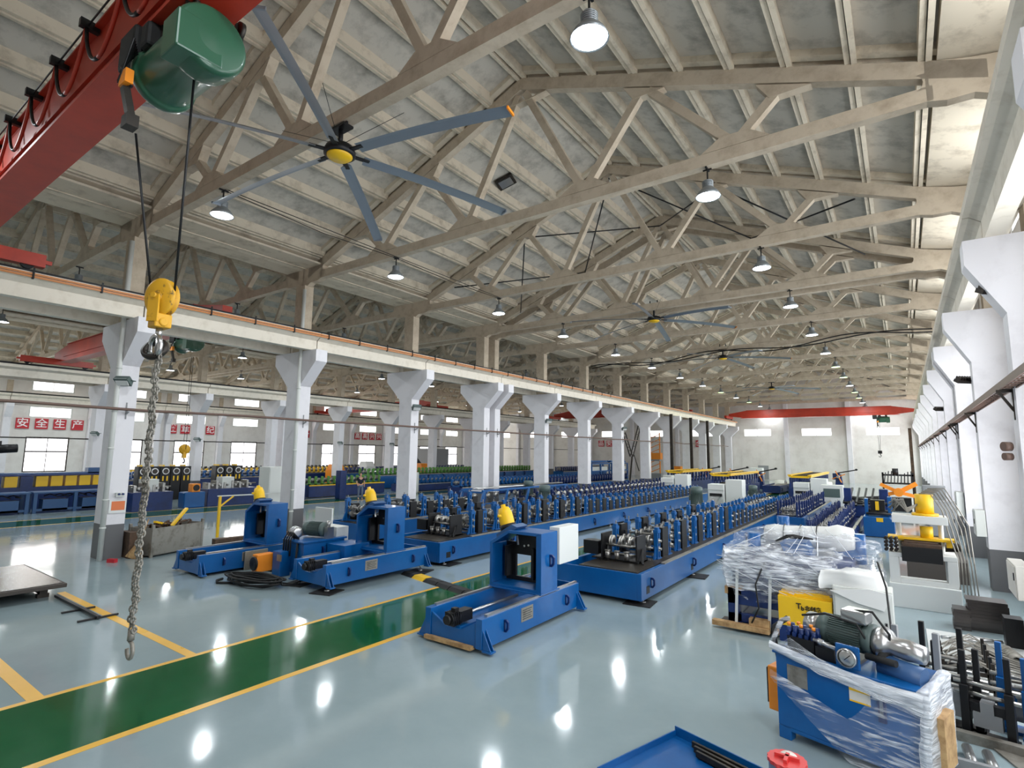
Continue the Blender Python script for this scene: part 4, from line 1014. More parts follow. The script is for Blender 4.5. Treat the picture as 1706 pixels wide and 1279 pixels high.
for k in range(13):
    x0, z0 = (-1.3, random.uniform(.5, 1.5)) if k % 2 else (random.uniform(-1.2, .4), random.uniform(1.35, 1.62))
    x1, z1 = random.uniform(.0, 1.25), random.uniform(.6, 1.5); ym = -1.24 + random.uniform(-.03, .03)
    b.tube([(x0, -1.2, z0), ((x0*2+x1)/3, ym, (z0*2+z1)/3-.03), ((x0+x1*2)/3, ym, (z0+z1*2)/3-.04), (x1, -1.2, z1)], random.uniform(.004, .009), 4)
for k in range(6):
    x0 = random.uniform(-1.2, 1.2); b.tube([(x0, -1.15, 1.5), (x0*.6+.1, -.5, 1.74), (x0*.4, .2, 1.86), (x0*.8+.2, 1.1, 1.5)], random.uniform(.004, .009), 4)
b.build('twisted_film_cords', 'film_thick', t)
for k, (x, z) in enumerate(((-1.02, 1.3), (-.45, 1.2))):
    MB().bar((x+.09, -1.2, z-.1), (x+.03, -1.17, .1), .05, .012, (0, 1, 0)).build('strapping_band', 'cabw', t)
for k, (xa, xb, y) in enumerate(((-1.4, -.4, -1.22), (-.3, 1.1, -1.12))): MB().bar((xa, y, .1), (xb, y-.02, .1), .14, .09).build('timber_skid', 'wood', t)
MB().box(-.75, -.4, -1.25, -1.0, .15, .27).build('wood_block', 'wood', t); MB().box(-1.2, -.9, -1.1, -.9, .62, .76).build('wood_block', 'wood', t)
MB().box(-1.35, -.2, -1.0, -.6, 0.0, .06).build('dark_timber', 'board', t)
# yellow guard with lettering
t = empty('yellow_guard_box', (-1.56, 10.98, 0)); tag(t, 'yellow machine guard box with black logo, in front of the wrapped machine', 'guard box')
MB().box(-.42, .42, -.0, .12, .28, .78).box(-.38, .38, .12, .5, .28, .86).box(-.42, .42, .1, .16, .76, .83).build('guard', 'yellow', t, bevel=.008)
MB().box(-.42, -.2, .02, .6, .0, .28).box(.2, .42, .02, .6, 0, .28).build('foot', 'navy', t)
def lettering(txt, parent, loc, size, m='black', rot=(rad(90), 0, 0), al='CENTER'):
    c = bpy.data.curves.new('lettering', 'FONT'); c.body = txt; c.size = size; c.align_x = al; c.align_y = 'CENTER'; c.extrude = .002; c.offset = .003
    return text_mesh(c, m, parent, loc, rot)
lettering('T', t, (-.09, -.008, .64), .13); lettering('b', t, (-.03, -.008, .61), .1); lettering('北创鑫', t, (.13, -.008, .62), .085)
MB().box(.02, .25, -.01, 0, .555, .563).build('underline', 'black', t)
t = cabinet(-.7, 11.2, .84, .5, 1.08, 'cab', 'pale grey control cabinet half covered by white foam sheet', z=0)
lump(-.62, .3, -.2, .45, .98, 1.3, .07, 5, 10).build('foam_sheet', 'foam', t, (0, 0, 0))
MB().prism([(-.45, 1.0), (.1, 1.1), (.42, 1.05), (.3, .78), (-.05, .85)], 'y', -.3, -.27).build('foam_flap', 'foam', t)
for k, pts in enumerate([[(-.45, 10.9, 1.55), (-.35, 10.7, 1.2), (-.3, 10.0, .7), (-.35, 9.0, .9), (-.5, 8.0, 1.2)], [(-2.2, 11.1, 1.3), (-2.35, 11.0, .9), (-2.3, 10.95, .5), (-2.45, 11.05, .2)]]):
    rod(pts, .016, ('black cable falling from the wrapped machine to the hydraulic tank', 'black cable hanging down the front of the wrapped machine')[k], 'rubber', 'cable', None)
b = MB()
for k in range(7): b.tube([(-2.1+.03*k, 11.7, 1.62+.02*k), (-1.8, 11.6+.03*k, 1.75), (-1.6+.02*k, 11.8, 1.7), (-1.9, 12.0, 1.66)], .014, 5)
tag(b.build('cable_bunch', 'rubber'), 'bunch of black cables tied on top of the film-wrapped machine', 'cables')

# ============================================================ film-wrapped hydraulic tank close to the camera
t = empty('hydraulic_tank_unit', (-1.38, 7.36, 0), -.27); tag(t, 'blue hydraulic tank unit partly wrapped in film, with pressure gauge and motor', 'hydraulic unit')
b = MB(); b.box(0, 1.42, 0, .75, .14, .93)
for (x, y) in ((0, 0), (1.28, 0), (0, .63), (1.28, .63)): b.box(x, x+.14, y, y+.12, 0, .14)
b.prism([(0, .14), (1.42, .14), (1.28, .1), (.14, .1)], 'y', 0, .02); b.box(-.03, 1.45, -.03, .78, .93, .96).build('tank', 'blue', t, bevel=.008)
MB().box(.13, .35, -.006, 0, .62, .84).build('rating_plate', 'galv', t); MB().box(.78, .98, -.006, 0, .66, .8).build('warning_label', 'paper', t)
MB().box(.78, .98, -.008, -.005, .77, .8).box(.78, .98, -.008, -.005, .66, .675).build('label_stripe', 'yellow', t)
MB().box(1.05, 1.12, -.03, 0, .55, .84).build('level_gauge', 'navy', t); MB().box(1.07, 1.1, -.034, -.03, .6, .79).build('gauge_glass', 'steel', t)
b = MB(); el_motor(b, (.32, .5, 1.22), (.95, .42, 1.22), .17, True, 20); b.build('motor', 'motor', t)
MB().box(.62, .88, .3, .52, 1.38, 1.52).build('terminal_box', 'steel', t, bevel=.02)
b = MB(); b.lathe([(0, 0), (.16, .0), (.18, .06), (.15, .12), (.1, .16), (.11, .3), (.09, .45), (0, .46)], (.95, .42, 1.22), (1.5, .34, 1.2), 20); MB().cyl((.18, .55, 1.2), (.34, .52, 1.2), .15, 16).build('fan_cowl', 'steel', t); b.build('bell_housing', 'steel', t)
vb = MB().box(.1, .4, .1, .32, .96, 1.13).build('valve_block', 'black', t)
b = MB()
for k in range(5):
    for j in range(2): b.cyl((.1+.07*k, .16+.1*j, 1.12), (.1+.07*k, .16+.1*j, 1.22+.025*((k+j) % 2)), .026, 8).box(.08+.07*k, .12+.07*k, .12+.1*j, .2+.1*j, 1.11, 1.17)
b.build('solenoid_valves', 'navy', vb)
b = MB()
for k in range(5): b.cyl((.1+.07*k, .16+.1*(k % 2), 1.24), (.1+.07*k, .16+.1*(k % 2), 1.27), .022, 8)
b.build('valve_caps', 'orange', vb)
g = MB().box(.66, .9, .0, .03, .98, 1.22).build('gauge_bracket', 'blue', t, bevel=.02)
MB().lathe([(0, .03), (.085, .03), (.1, .0), (.1, .03), (.085, .035)], (.78, .0, 1.09), (.78, -.5, 1.09), 24).build('gauge_rim', 'steel', g)
MB().cyl((.78, -.005, 1.09), (.78, -.028, 1.09), .084, 24).build('dial', 'cabw', g); MB().bar((.76, -.031, 1.07), (.82, -.031, 1.13), .008, .004, (0, 1, 0)).build('needle', 'black', g)
b = MB(); b.cyl((.4, .1, 1.16), (.66, .06, 1.13), .022, 8).cyl((.45, .1, 1.155), (.5, .09, 1.15), .035, 8).build('pipe_fitting', 'steel', t)
MB().cyl((.9, .2, 1.1), (1.2, .12, 1.12), .035, 10).cyl((1.05, .4, 1.2), (1.02, .2, 1.06), .05, 12).build('suction_hose', 'rubber', t)
MB().cyl((1.0, .3, 1.03), (1.4, .25, 1.0), .11, 16).build('filter_can', 'steelblue', t)
b = MB(); b.tube([(.2, .3, 1.35), (.5, .2, 1.45), (.8, .25, 1.4), (.95, .3, 1.1)], .014, 6).tube([(.7, .4, 1.5), (.95, .3, 1.55), (1.1, .3, 1.35), (1.05, .4, 1.1)], .014, 6).build('cable', 'rubber', t)
c = MB().box(-.16, -.02, .1, .5, .22, .72).build('fan_cooler', 'orange', t, bevel=.015)
MB().box(-.19, -.16, .14, .46, .28, .68).build('cooler_grille', 'black', c)
MB().tube([(-.05, .2, .75), (-.1, .2, 1.0), (-.12, .25, 1.15), (-.02, .4, 1.25)], .03, 8).build('return_hose', 'rubber', t)
# film sheet draped as bands across front and corner
b = MB(); b.smooth = True; N = 40; Wn = 14
for i in range(N+1):
    u = i/N; x = -.05 + 1.55*u
    sw = lambda a, c: a + (c-a)*max(0, min(1, (u-.52)/.22))**1.5
    top = sw(.74 - .62*min(u, .52) + .12*u, .95); bot = max(.04, .64 - 1.15*u)
    for j in range(Wn+1):
        v = j/Wn; z = top + (bot-top)*v; y = -.045 - .02*mn.noise(V((x*9, z*22, 1))) - .02*sin(pi*v)
        b.v.append((x, y, z))
for i in range(N):
    for j in range(Wn): a = i*(Wn+1)+j; b.face([a, a+Wn+1, a+Wn+2, a+1])
b.build('stretch_film', 'film', t)
b = MB(); b.smooth = True
for i in range(N+1):
    u = i/N; x = -.04 + 1.5*u; mid = 1.02 - .3*u + .13*u*u
    for j in range(7):
        v = j/6; b.v.append((x, -.05 - .03*sin(pi*v) - .015*mn.noise(V((x*4, v*9, 5))), mid + (.5-v)*(.09 + .1*u) + .01*mn.noise(V((x*6, v*3, 2)))))
for i in range(N):
    for j in range(6): a = i*7+j; b.face([a, a+7, a+8, a+1])
b.build('twisted_film_band', 'film_thick', t)
lump(1.4, 1.5, -.07, .8, .06, 1.0, .04, 12, 14).build('end_film', 'film_thick', t)
MB().box(.08, .8, .1, .72, .96, .985).box(.42, .62, .08, .3, .985, 1.1).build('valve_base_and_shade', 'black', t)  # black sheet stands in for shade around the dark valve base
b = MB()
for k in range(9): b.tube([(-.03+.02*k, -.0, .98+.012*k), (.2, -.05, 1.15-.022*k), (.5, -.07, 1.02-.02*k), (.95, -.07, .93-.015*k), (1.45, -.06, .88-.02*k)], .009, 4)
b.tube([(-.05, .0, 1.0), (.02, .15, 1.28), (.1, .2, 1.3)], .03, 5).build('twisted_film_rope', 'film', t)
MB().box(1.45, 1.56, .15, .5, .2, .7).build('cardboard_patch', 'wood', t)

# ============================================================ blue tray with angle bars, red lid drum
t = empty('blue_tray', (-2.35, 6.62, 0), -.30); tag(t, 'shallow bright blue steel tray lying at the bottom edge of the view', 'tray')
MB().box(0, 1.7, -1.3, 0, 0, .02).box(0, 1.7, -.015, .0, .02, .12).box(0, .015, -1.3, 0, .02, .08).build('tray', 'blue', t)
for k in range(3):
    o = MB().box(0, 1.3, -.03, 0, 0, .06).box(0, 1.3, -.03, .03, 0, .008).build('angle_bar', 'dark', None, (-2.1+.05*k, 6.47 - .09*k, .03+.002*k), (0, 0, -.30 - .01*k)); tag(o, '%s dark steel angle bar lying in the blue tray, counted from its far rim' % ORD[k], 'steel bar', 'angle bars in the blue tray')
t = empty('steel_drum', (-1.0, 5.62, 0)); tag(t, 'blue grey drum with red scalloped plastic lid', 'drum')
MB().lathe([(0, 0), (.14, 0), (.15, .02), (.15, .56), (.14, .57), (0, .57)], (0, 0, 0), n=24).build('drum_body', 'greyblue_drum', t)
b = MB(); pr = [(cos(a)*(.157+.005*cos(16*a)), sin(a)*(.157+.005*cos(16*a))) for a in [i*pi/36 for i in range(72)]]
b.prism(pr, 'z', .57, .6); b.box(-.1, .1, -.015, .015, .6, .63).box(-.015, .015, -.1, .05, .6, .63).build('lid', 'red_lid', t)
MB().lathe([(0, .02), (.05, .015), (.07, 0)], (.0, .07, .6), n=14).build('cap', 'paper', t)

# ============================================================ loose parts on the floor by the window wall
def plate_stack(x, y, n, wx, wy, label0, m='platesteel'):
    for k in range(n):
        o = MB().box(-wx/2, wx/2, -wy/2, wy/2, 0, .06).build('steel_plate', m, None, (x+random.uniform(-.01, .01), y+random.uniform(-.01, .01), k*.062), (0, 0, random.uniform(-.02, .02)))
        tag(o, '%s plate from the floor in %s' % (ORD[k], label0), 'steel plate', label0)
plate_stack(1.12, 14.15, 9, .6, .45, 'the tall stack of dark plates beside the press')
plate_stack(.72, 14.0, 6, .26, .4, 'the low stack of dark plates beside the tall one')
for k in range(2):
    b = MB()
    for q in range(6): b.lathe([(.05, q*.07), (.11, q*.07+.005), (.11, q*.07+.055), (.05, q*.07+.06)], (0, 0, 0), (0, 1, 0), 18)
    tag(b.build('steel_ring_roll', 'galv', None, (.95+.3*k, 11.9, .11), (0, 0, .2)), '%s row of steel rings lying on the floor near the plates' % ORD[k], 'steel rings', 'rings on the floor')
def rack_stand(x, y, m, label, rz=0, h=.95):
    t = empty('roll_stand', (x, y, 0), rz); tag(t, label, 'stand')
    b = MB()
    for xx in (-.2, .2): b.box(xx-.04, xx+.04, -.08, .08, 0, h*.6).box(xx-.03, xx+.03, -.03, .03, h*.6, h)
    b.box(-.26, .26, -.12, .12, 0, .04).box(-.16, .16, -.05, .05, h*.3, h*.42).build('frame', m, t, bevel=.005)
    MB().box(-.13, .13, -.07, .07, .14, .3).box(-.06, .06, -.075, .075, .3, .42).build('bearing_block', 'cabg', t)
    b = MB()
    for z in (.5, .62): b.cyl((-.3, 0, h*z), (.3, 0, h*z), .025, 8)
    b.build('shaft', 'roller', t)
rack_stand(.36, 8.95, 'black', 'black roll stand right behind the wrapped hydraulic tank', -.2)
rack_stand(.62, 8.75, 'black', 'black roll stand with grey block in the middle of the trio', -.2)
rack_stand(.25, 9.45, 'black', 'thin black roll stand behind the first black stand', -.2, 1.05)
rack_stand(1.0, 9.2, 'blue', 'bright blue roll stand beside the black ones', -.2, 1.0)
rack_stand(1.2, 9.0, 'blue', 'bright blue roll stand closest to the window wall', -.2, .9)
for k in range(6):
    b = MB(); y = 9.9 + .32*k; b.box(.25, 1.35, y, y+.05, .05+.02*(k % 2), .1+.02*(k % 2)).box(.25, .3, y, y+.05, 0, .4).box(.8, .84, y, y+.05, 0, .45)
    tag(b.build('welded_rack', 'dark' if k % 2 else 'black'), '%s low black bar frame laid on the floor behind the roll stands' % ORD[k], 'frame', 'low bar frames on the floor')
b = MB()
for k in range(16):
    a = k*1.3; b.tube([(.3+.1*sin(a), 10.8+.12*k*.6, .15), (.6+.15*cos(a), 10.9+.1*k, .22+.02*(k % 4)), (1.0, 10.7+.1*k, .15+.02*(k % 3)), (1.3, 10.9+.08*k, .1)], .012, 5)
tag(b.build('wire_bundle', 'galv'), 'tangle of grey cables lying on white board by the window wall', 'cables')
for k in range(3): tag(MB().lathe([(0, 0), (.05, 0), (.05, .35), (.035, .38), (.035, .46), (0, .46)], (.2+.17*k, 8.25-.03*k, .06), (.23+.17*k, 7.8-.03*k, .06), 14).build('steel_shaft', 'steel'), '%s bright steel shaft lying in the grey rack before the black stands' % ORD[k], 'shaft', 'steel shafts lying in a row')
tag(MB().box(0, 1.6, -.05, .05, .0, .1).build('long_bar', 'galv', None, (.1, 8.6, 0), (0, 0, -.1)), 'long grey steel channel on the floor before the black stands', 'bar')
tag(MB().prism([(0, 0), (.75, -.1), (.75, -.6), (.22, -.5)], 'z', 0, .02).build('checker_plate', 'galv', None, (.62, 8.5, .0)), 'scuffed steel plate flat on the floor by the shafts', 'plate')
tag(MB().box(-.3, .35, -.06, .0, 0, .12).build('roller_tray', 'cabg', None, (.38, 7.78, 0)), 'grey end plate of the shaft rack with round holes', 'rack plate')
tag(MB().box(0, .25, 0, .3, 0, .5).build('black_bin', 'black', None, (1.25, 13.0, 0)), 'black upright bin next to the window wall column base', 'bin')
tag(MB().box(.15, 1.5, 9.9, 13.4, 0, .02).build('white_board', 'cabw'), 'white board lying flat on the floor under the loose rings', 'board')
for k in range(3): tag(MB().cyl((.35+.12*k, 12.6, .11+.0*k), (.95+.12*k, 12.9, .11), .03, 10).build('steel_tube', 'steel'), 'thin steel tube resting on the white board, %s of three' % ORD[k], 'tube', 'tubes on the white board')
rack_stand(-.02, 8.2, 'cabg', 'slim grey upright stand right behind the wrapped tank', -.27, 1.25)

# ============================================================ around the first column and the aisle
t = empty('parts_bin', (-18.7, 8.14, 0), rad(109)); tag(t, 'oily open steel bin full of scrap with yellow bars sticking out', 'bin')
b = MB(); b.box(-.9, .9, -.02, .0, .08, .85).box(-.9, .9, .9, .92, .08, .85).box(-.9, -.88, 0, .9, .08, .85).box(.88, .9, 0, .9, .08, .85).box(-.9, .9, 0, .9, .05, .1)
for (x, y) in ((-.9, 0), (.88, 0), (-.9, .9), (.88, .9)): b.box(x-.03, x+.05, y-.03, y+.03, 0, .95)
b.build('bin_body', 'galv', t)
b = MB()
for k in range(24): b.bar((random.uniform(-.8, .8), random.uniform(.1, .8), .7), (random.uniform(-.8, .8), random.uniform(.1, .8), .92), .06, .04)
tag(b.build('scrap_heap', 'rust', None, (-18.7, 8.14, 0), (0, 0, rad(109))), 'heap of rusty offcuts lying in the steel bin', 'scrap', None, 'stuff')
for k, (p, q) in enumerate((((.0, .3, .8), (.5, .35, 1.25)), ((.1, .4, .8), (.7, .5, 1.28)), ((-.6, .3, 1.0), (.0, .4, .82)))):
    tag(MB().bar(p, q, .1, .06).build('yellow_bar', 'yellow', None, (-18.7, 8.14, 0), (0, 0, rad(109))), ('shorter yellow bar sloping up out of the steel bin', 'longer yellow bar sloping up out of the steel bin', 'yellow bar lying low across the steel bin')[k], 'bar')
t = empty('broom', (-18.65, 6.95, 0), .5); tag(t, 'straw broom leaning on the grey base of the first column', 'broom')
MB().prism([(-.26, 0), (.26, 0), (.06, .42), (-.06, .42)], 'y', -.06, .06).build('bristles', 'wood', t, rot=(0, .25, 0)); MB().cyl((.1, 0, .4), (.36, .0, 1.15), .018, 8).build('handle', 'wood', t)
tag(MB().box(-.12, .12, -.06, .06, 0, .1).build('red_box', 'signred', None, (-18.5, 6.35, 0), (0, 0, .5)), 'small red box on the floor at the foot of the first column', 'box')
tag(MB().box(-.35, .3, -.3, .3, 0, .75).build('brown_crate', 'rust', None, (-19.05, 7.12, 0)), 'dark brown scrap crate standing between the column and the steel bin', 'crate')
t = empty('notice_board', (-19.02, 6.5, 1.35)); tag(t, 'framed orange notice fixed to the face of the first column', 'notice')
MB().box(0, .02, -.2, .24, -.02, .36).build('frame', 'cabw', t); MB().box(.02, .025, -.14, .2, .06, .32).build('sheet', 'copperpaint', t)
t = empty('switch_box', (-18.98, 6.55, 1.8)); tag(t, 'small switch box with blue knobs on the first column', 'switch')
MB().box(-.04, .06, -.12, .1, 0, .12).build('box', 'cab', t); MB().cyl((.06, -.06, .08), (.12, -.06, .08), .03, 8).cyl((.06, .04, .08), (.12, .04, .08), .03, 8).build('knobs', 'navy', t)
t = empty('swing_barrier', (-20.8, 10.4, 0)); tag(t, 'yellow post with long horizontal arm beside the second hall aisle', 'barrier')
MB().box(-.04, .04, -.04, .04, 0, 1.5).bar((0, 0, 1.1), (.1, .45, 1.48), .05, .05).build('post', 'yellow', t); MB().bar((0, -.1, 1.5), (.3, 2.4, 1.5), .05, .04).build('arm', 'cab', t)
# flat pallets with dark plates by the yellow marking
t = empty('plate_pallet', (-16.6, 3.5, 0), .0); tag(t, 'low pallet with shiny dark plate on top, at the left edge', 'pallet')
t['label'] = 'low steel pallet with shiny dark plates beside the yellow floor mark'
MB().box(-1.6, 1.6, -.9, .85, .22, .3).build('dark_plate', 'board', t, bevel=.01); [MB().box(-1.2, 1.25, q-.07, q+.07, 0.08, .22).box(-1.2, -1.05, q-.1, q+.1, 0, .08).box(1.1, 1.25, q-.1, q+.1, 0, .08).build('bearer', 'dark', t) for q in (-.6, .55)]
MB().box(-1.55, 1.5, -.85, .8, .3, .308).build('plastic_sheet', 'gloss_black', t)
t = empty('rail_bar', (-13.8, 4.2, 0)); tag(t, 'thin dark steel rail with cross feet on the floor by the yellow line', 'rail')
MB().bar((-1.3, 0, .05), (1.2, .0, .05), .06, .05).bar((1.1, -.3, .02), (1.1, .35, .02), .05, .03).bar((.2, -.3, .02), (.2, .25, .02), .05, .03).build('bar', 'black', t)

tag(MB().bar((-18.9, 9.35, .14), (-18.4, 14.5, .14), .3, .22).build('brown_channel', 'rust'), 'long brown steel channel on the floor behind the first punching unit', 'channel')

for k in range(5): tag(MB().lathe([(0, 0), (.42, 0), (.44, .1), (.4, 1.0), (0, 1.02)], (0, 0, 0), n=16).build('white_drum', 'foam', None, (-9.4+.95*k, 55.5+.5*(k % 2), 0)), '%s white wrapped drum in the row before the end wall, counted from the columns' % ORD[k], 'drum', 'white wrapped drums')

# ============================================================ second and third halls
t = empty('panel_line', (-37.6, 2.0, 0)); tag(t, 'machine line with alternating yellow and navy panels in the second hall', 'machine')
MB().box(-.5, .5, 0, 10.5, 0, 1.15).box(-.6, .6, -.1, 10.6, 1.72, 1.8).build('bed', 'navy', t)
for k in range(17): MB().box(.5, .54, .1+.62*k, .6+.62*k, 1.17, 1.7).box(-.5, .5, .1+.62*k, .6+.62*k, 1.15, 1.7).build('panel', 'yellow' if (k % 2 or k > 11) else 'navy', t)
MB().box(-.45, .3, .5, 10, 1.8, 1.86).box(-.2, .3, 9.2, 10.6, 1.8, 2.1).build('top_rail', 'steelblue', t)
for k in range(3):
    t = empty('welded_table', (-35.6, 1.6+3.4*k, 0)); tag(t, '%s grey blue welded table frame with hoses, along the second hall aisle' % ORD[k], 'table frame')
    b = MB()
    for (x, y) in ((0, 0), (0, 3.1), (.9, 0), (.9, 3.1), (.9, 1.6)): b.box(x-.07, x+.07, y-.07, y+.07, 0, .95)
    b.box(-.1, 1, -.1, 3.2, .95, 1.02).box(.85, .95, 0, 3.1, .1, .2); b.build('frame', 'steelblue', t)
    MB().box(.3, .95, .3, 1.3, .1, .65).box(.3, .95, 1.9, 2.8, .1, .65).build('drawer_box', 'steelblue', t)
    b = MB()
    for q in range(6): b.tube([(.6, .4+.4*q, .8), (.75, .6+.4*q, .9), (.85, .9+.4*q, .75), (.7, 1.2+.3*q, .8)], .03, 5)
    b.build('hoses', 'black', t)
for k in range(9):
    if k == 5: continue
    y = 13.9 + k*.62 + (.9 if k > 5 else 0)
    t = empty('gauge_stand', (-38.2, y, 0)); tag(t, '%s black upright stand with round chrome dial in the second hall row' % ORD[k], 'gauge stand', 'black gauge stands')
    MB().box(-.3, .3, 0, .55, 0, 2.1).build('body', 'black', t); MB().cyl((.3, .28, 1.8), (.36, .28, 1.8), .2, 18).build('dial_rim', 'steel', t); MB().cyl((.36, .28, 1.8), (.37, .28, 1.8), .15, 18).build('dial', 'board', t)
    MB().box(.3, .32, .12, .2, 1.2, 1.5).box(.3, .32, .36, .44, 1.2, 1.5).box(-.3, .3, .1, .2, 2.1, 2.2).build('yellow_marks', 'yellow', t)
def blue_bench(x, y, L, label, tank=True):
    t = empty('pipe_mill_bench', (x, y, 0)); tag(t, label, 'machine', 'navy benches along the second hall aisle')
    MB().box(-.6, .6, 0, L, 0, .95).build('bench', 'navy', t, bevel=.02)
    b = MB()
    for k in range(int(L/.45)): b.box(-.35, .35, .1+.45*k, .22+.45*k, .95, 1.3+.1*(k % 2)).cyl((-.4, .3+.45*k, 1.15), (.45, .3+.45*k, 1.15), .06, 8)
    b.cyl((.2, 0, 1.2), (.2, L, 1.2), .035, 8); b.build('rollers', 'roller', t)
    MB().box(-.4, .3, L*.3, L*.3+.7, .95, 1.6).build('white_cover', 'cabw', t)
    if tank:
        MB().box(.0, .75, -1.3, -.2, 0, .85).build('coolant_tank', 'blue', t, bevel=.05)
        c = MB().box(.3, .75, -.95, -.5, .85, 1.3).build('fan_cooler', 'orange', t, bevel=.02); MB().cyl((.75, -.72, 1.08), (.78, -.72, 1.08), .17, 14).build('grille', 'black', c)
blue_bench(-32.6, 11.6, 1.9, 'short navy bench with white cover beside the black gauge stands', False)
blue_bench(-32.8, 15.4, 3.0, 'navy bench with bright blue tank and orange fan, behind the hanging chain')
blue_bench(-33.0, 20.2, 1.6, 'navy bench with orange fan next to the lime roller line')
def roll_line(x, y, L, w, h, label, bm, rm, tops, discs=True, grp=None):
    t = empty('roller_line', (x, y, 0)); tag(t, label, 'machine', grp)
    MB().box(-w, w, 0, L, .05, h).build('bed', bm, t)
    MB().box(w, w+.02, 0, L, h-.06, h+.02).build('edge_strip', tops, t)
    n = min(90, int(L/.5))
    for k in range(n):
        y0 = .15 + k*L/n
        s = MB().box(-w*.7, -w*.5, -.07, .07, 0, .55).box(w*.5, w*.7, -.07, .07, 0, .55).box(-w*.7, w*.7, -.07, .07, 0, .08).build('roller_stand', rm, t, (0, y0, h))
        if discs: MB().lathe([(0, -.06), (.16, -.06), (.1, 0), (.16, .06), (0, .06)], (0, 0, .3), (1, 0, .3), 10).cyl((-w*.7, 0, .3), (w*.8, 0, .3), .04, 6).build('roller', 'roller', s)
    return t
roll_line(-33.4, 22.3, 6.6, .6, .85, 'navy bed with lime green roller stands in the second hall', 'navy', 'lime', 'yellow')
roll_line(-33.0, 30.5, 9, .8, .6, 'navy roller bed before the long blue girder bed', 'navy', 'blue', 'steel')
t = roll_line(-37.4, 30.5, 25, .9, 1.15, 'very long bright blue bed with lugs crossing behind the columns', 'blue', 'lime', 'galv')
for k in range(12): lug(t, .9, 1+2*k, .85, 2.2)
for k, (x, y, L, h, bm, rm, lb) in enumerate(((-44.5, 12, 14, 1.0, 'navy', 'blue', 'third hall line with bright blue stands behind the gauge stands'), (-48.5, 16, 22, 1.0, 'navy', 'yellow', 'third hall line with yellow stands in its middle'),
    (-54, 20, 24, 1.0, 'steelblue', 'black', 'third hall line with black stands close to the far windows'), (-46, 34, 26, 1.0, 'blue', 'navy', 'third hall blue line far behind the double column'),
    (-26.5, 30, 18, .7, 'navy', 'blue', 'second hall navy line just behind the column row'), (-23.2, 36, 16, .75, 'blue', 'navy', 'second hall blue line closest to the column row'),
    (-34.5, 58, 12, 1.0, 'blue', 'navy', 'blue line before the end wall of the second hall'))):
    roll_line(x, y, L, .7, h, lb, bm, rm, 'galv')
# people
def person(x, y, rz, label, h=1.76):
    k = h/1.76; t = empty('person', (x, y, 0), rz); tag(t, label, 'person')
    def skin(name, pts, edges, m, sub=2, root=0):
        me = bpy.data.meshes.new(name); me.from_pydata([tuple(V(p[:3])*k) for p in pts], edges, []); me.materials.append(M[m]); o = bpy.data.objects.new(name, me); col.objects.link(o); o.parent = t
        sk = o.modifiers.new('skin', 'SKIN'); sk.use_smooth_shade = True
        for i, p in enumerate(pts):
            r = p[3]; me.skin_vertices[0].data[i].radius = (r[0]*k, r[1]*k) if isinstance(r, tuple) else (r*k, r*k)
            me.skin_vertices[0].data[i].use_root = i == root
        o.modifiers.new('sub', 'SUBSURF').render_levels = sub; return o
    skin('body', [(0,0,.98,(.15,.1)), (0,.01,1.15,(.14,.1)), (0,.0,1.38,(.17,.1)), (0,0,1.48,(.06,.06)), (0,-.02,1.56,(.055,.06)), (0,-.03,1.68,(.075,.095)), (0,-.03,1.75,(.05,.07)),
      (-.2,0,1.42,.055), (-.26,.03,1.16,.043), (-.22,-.14,.95,.033), (-.2,-.2,.9,.03), (.2,0,1.42,.055), (.25,-.02,1.16,.043), (.24,-.05,.9,.033), (.24,-.06,.82,.03),
      (-.1,0,.92,.085), (-.11,-.02,.5,.06), (-.11,.02,.1,.045), (-.11,-.12,.04,.04), (.1,0,.92,.085), (.12,-.08,.5,.06), (.13,.02,.1,.045), (.14,-.12,.04,.04)],
      [(0,1),(1,2),(2,3),(3,4),(4,5),(5,6),(2,7),(7,8),(8,9),(9,10),(2,11),(11,12),(12,13),(13,14),(0,15),(15,16),(16,17),(17,18),(0,19),(19,20),(20,21),(21,22)], 'skin')
    skin('shirt', [(0,0,.96,(.165,.12)), (0,.01,1.15,(.16,.12)), (0,0,1.38,(.185,.12)), (0,0,1.46,(.08,.075)), (-.2,0,1.42,.07), (-.255,.02,1.22,.06), (.2,0,1.42,.07), (.245,-.01,1.22,.06)],
      [(0,1),(1,2),(2,3),(2,4),(4,5),(2,6),(6,7)], 'shirt')
    skin('trousers', [(0,0,.97,(.16,.115)), (-.1,0,.88,.098), (-.11,-.02,.5,.075), (-.11,.02,.1,.06), (.1,0,.88,.098), (.12,-.08,.5,.075), (.13,.02,.1,.06)], [(0,1),(1,2),(2,3),(0,4),(4,5),(5,6)], 'jeans')
    skin('hair', [(0,-.01,1.66,(.08,.1)), (0,-.005,1.76,(.075,.095)), (0,-.01,1.785,(.04,.05))], [(0,1),(1,2)], 'hair')
person(-29.6, 24.0, rad(70), 'person in navy shirt and grey blue jeans standing by the lime roller line')
cabinet(-30.6, 23.2, .5, .5, 1.9, 'navy', 'dark navy upright control cabinet beside the standing person')
cabinet(-22.4, 13.5, 1.0, .8, 2.5, 'cab', 'tall pale grey cabinet standing behind the second near-row column', rz=rad(90))
cabinet(-31.5, 30.6, .7, .7, 1.6, 'cab', 'pale cabinet between navy machines in the second hall')
cabinet(-52.0, 54, 4, 2.4, 3.6, 'cabg', 'large grey enclosure in the third hall behind the dark stairs', rz=rad(90))
tag(MB().bar((0, 0, 4.6), (0, 5, 0.05), .9, .1).build('steel_stair', 'dark', None, (-49.6, 46, 0)), 'dark steep stair in front of the large grey enclosure', 'stair')
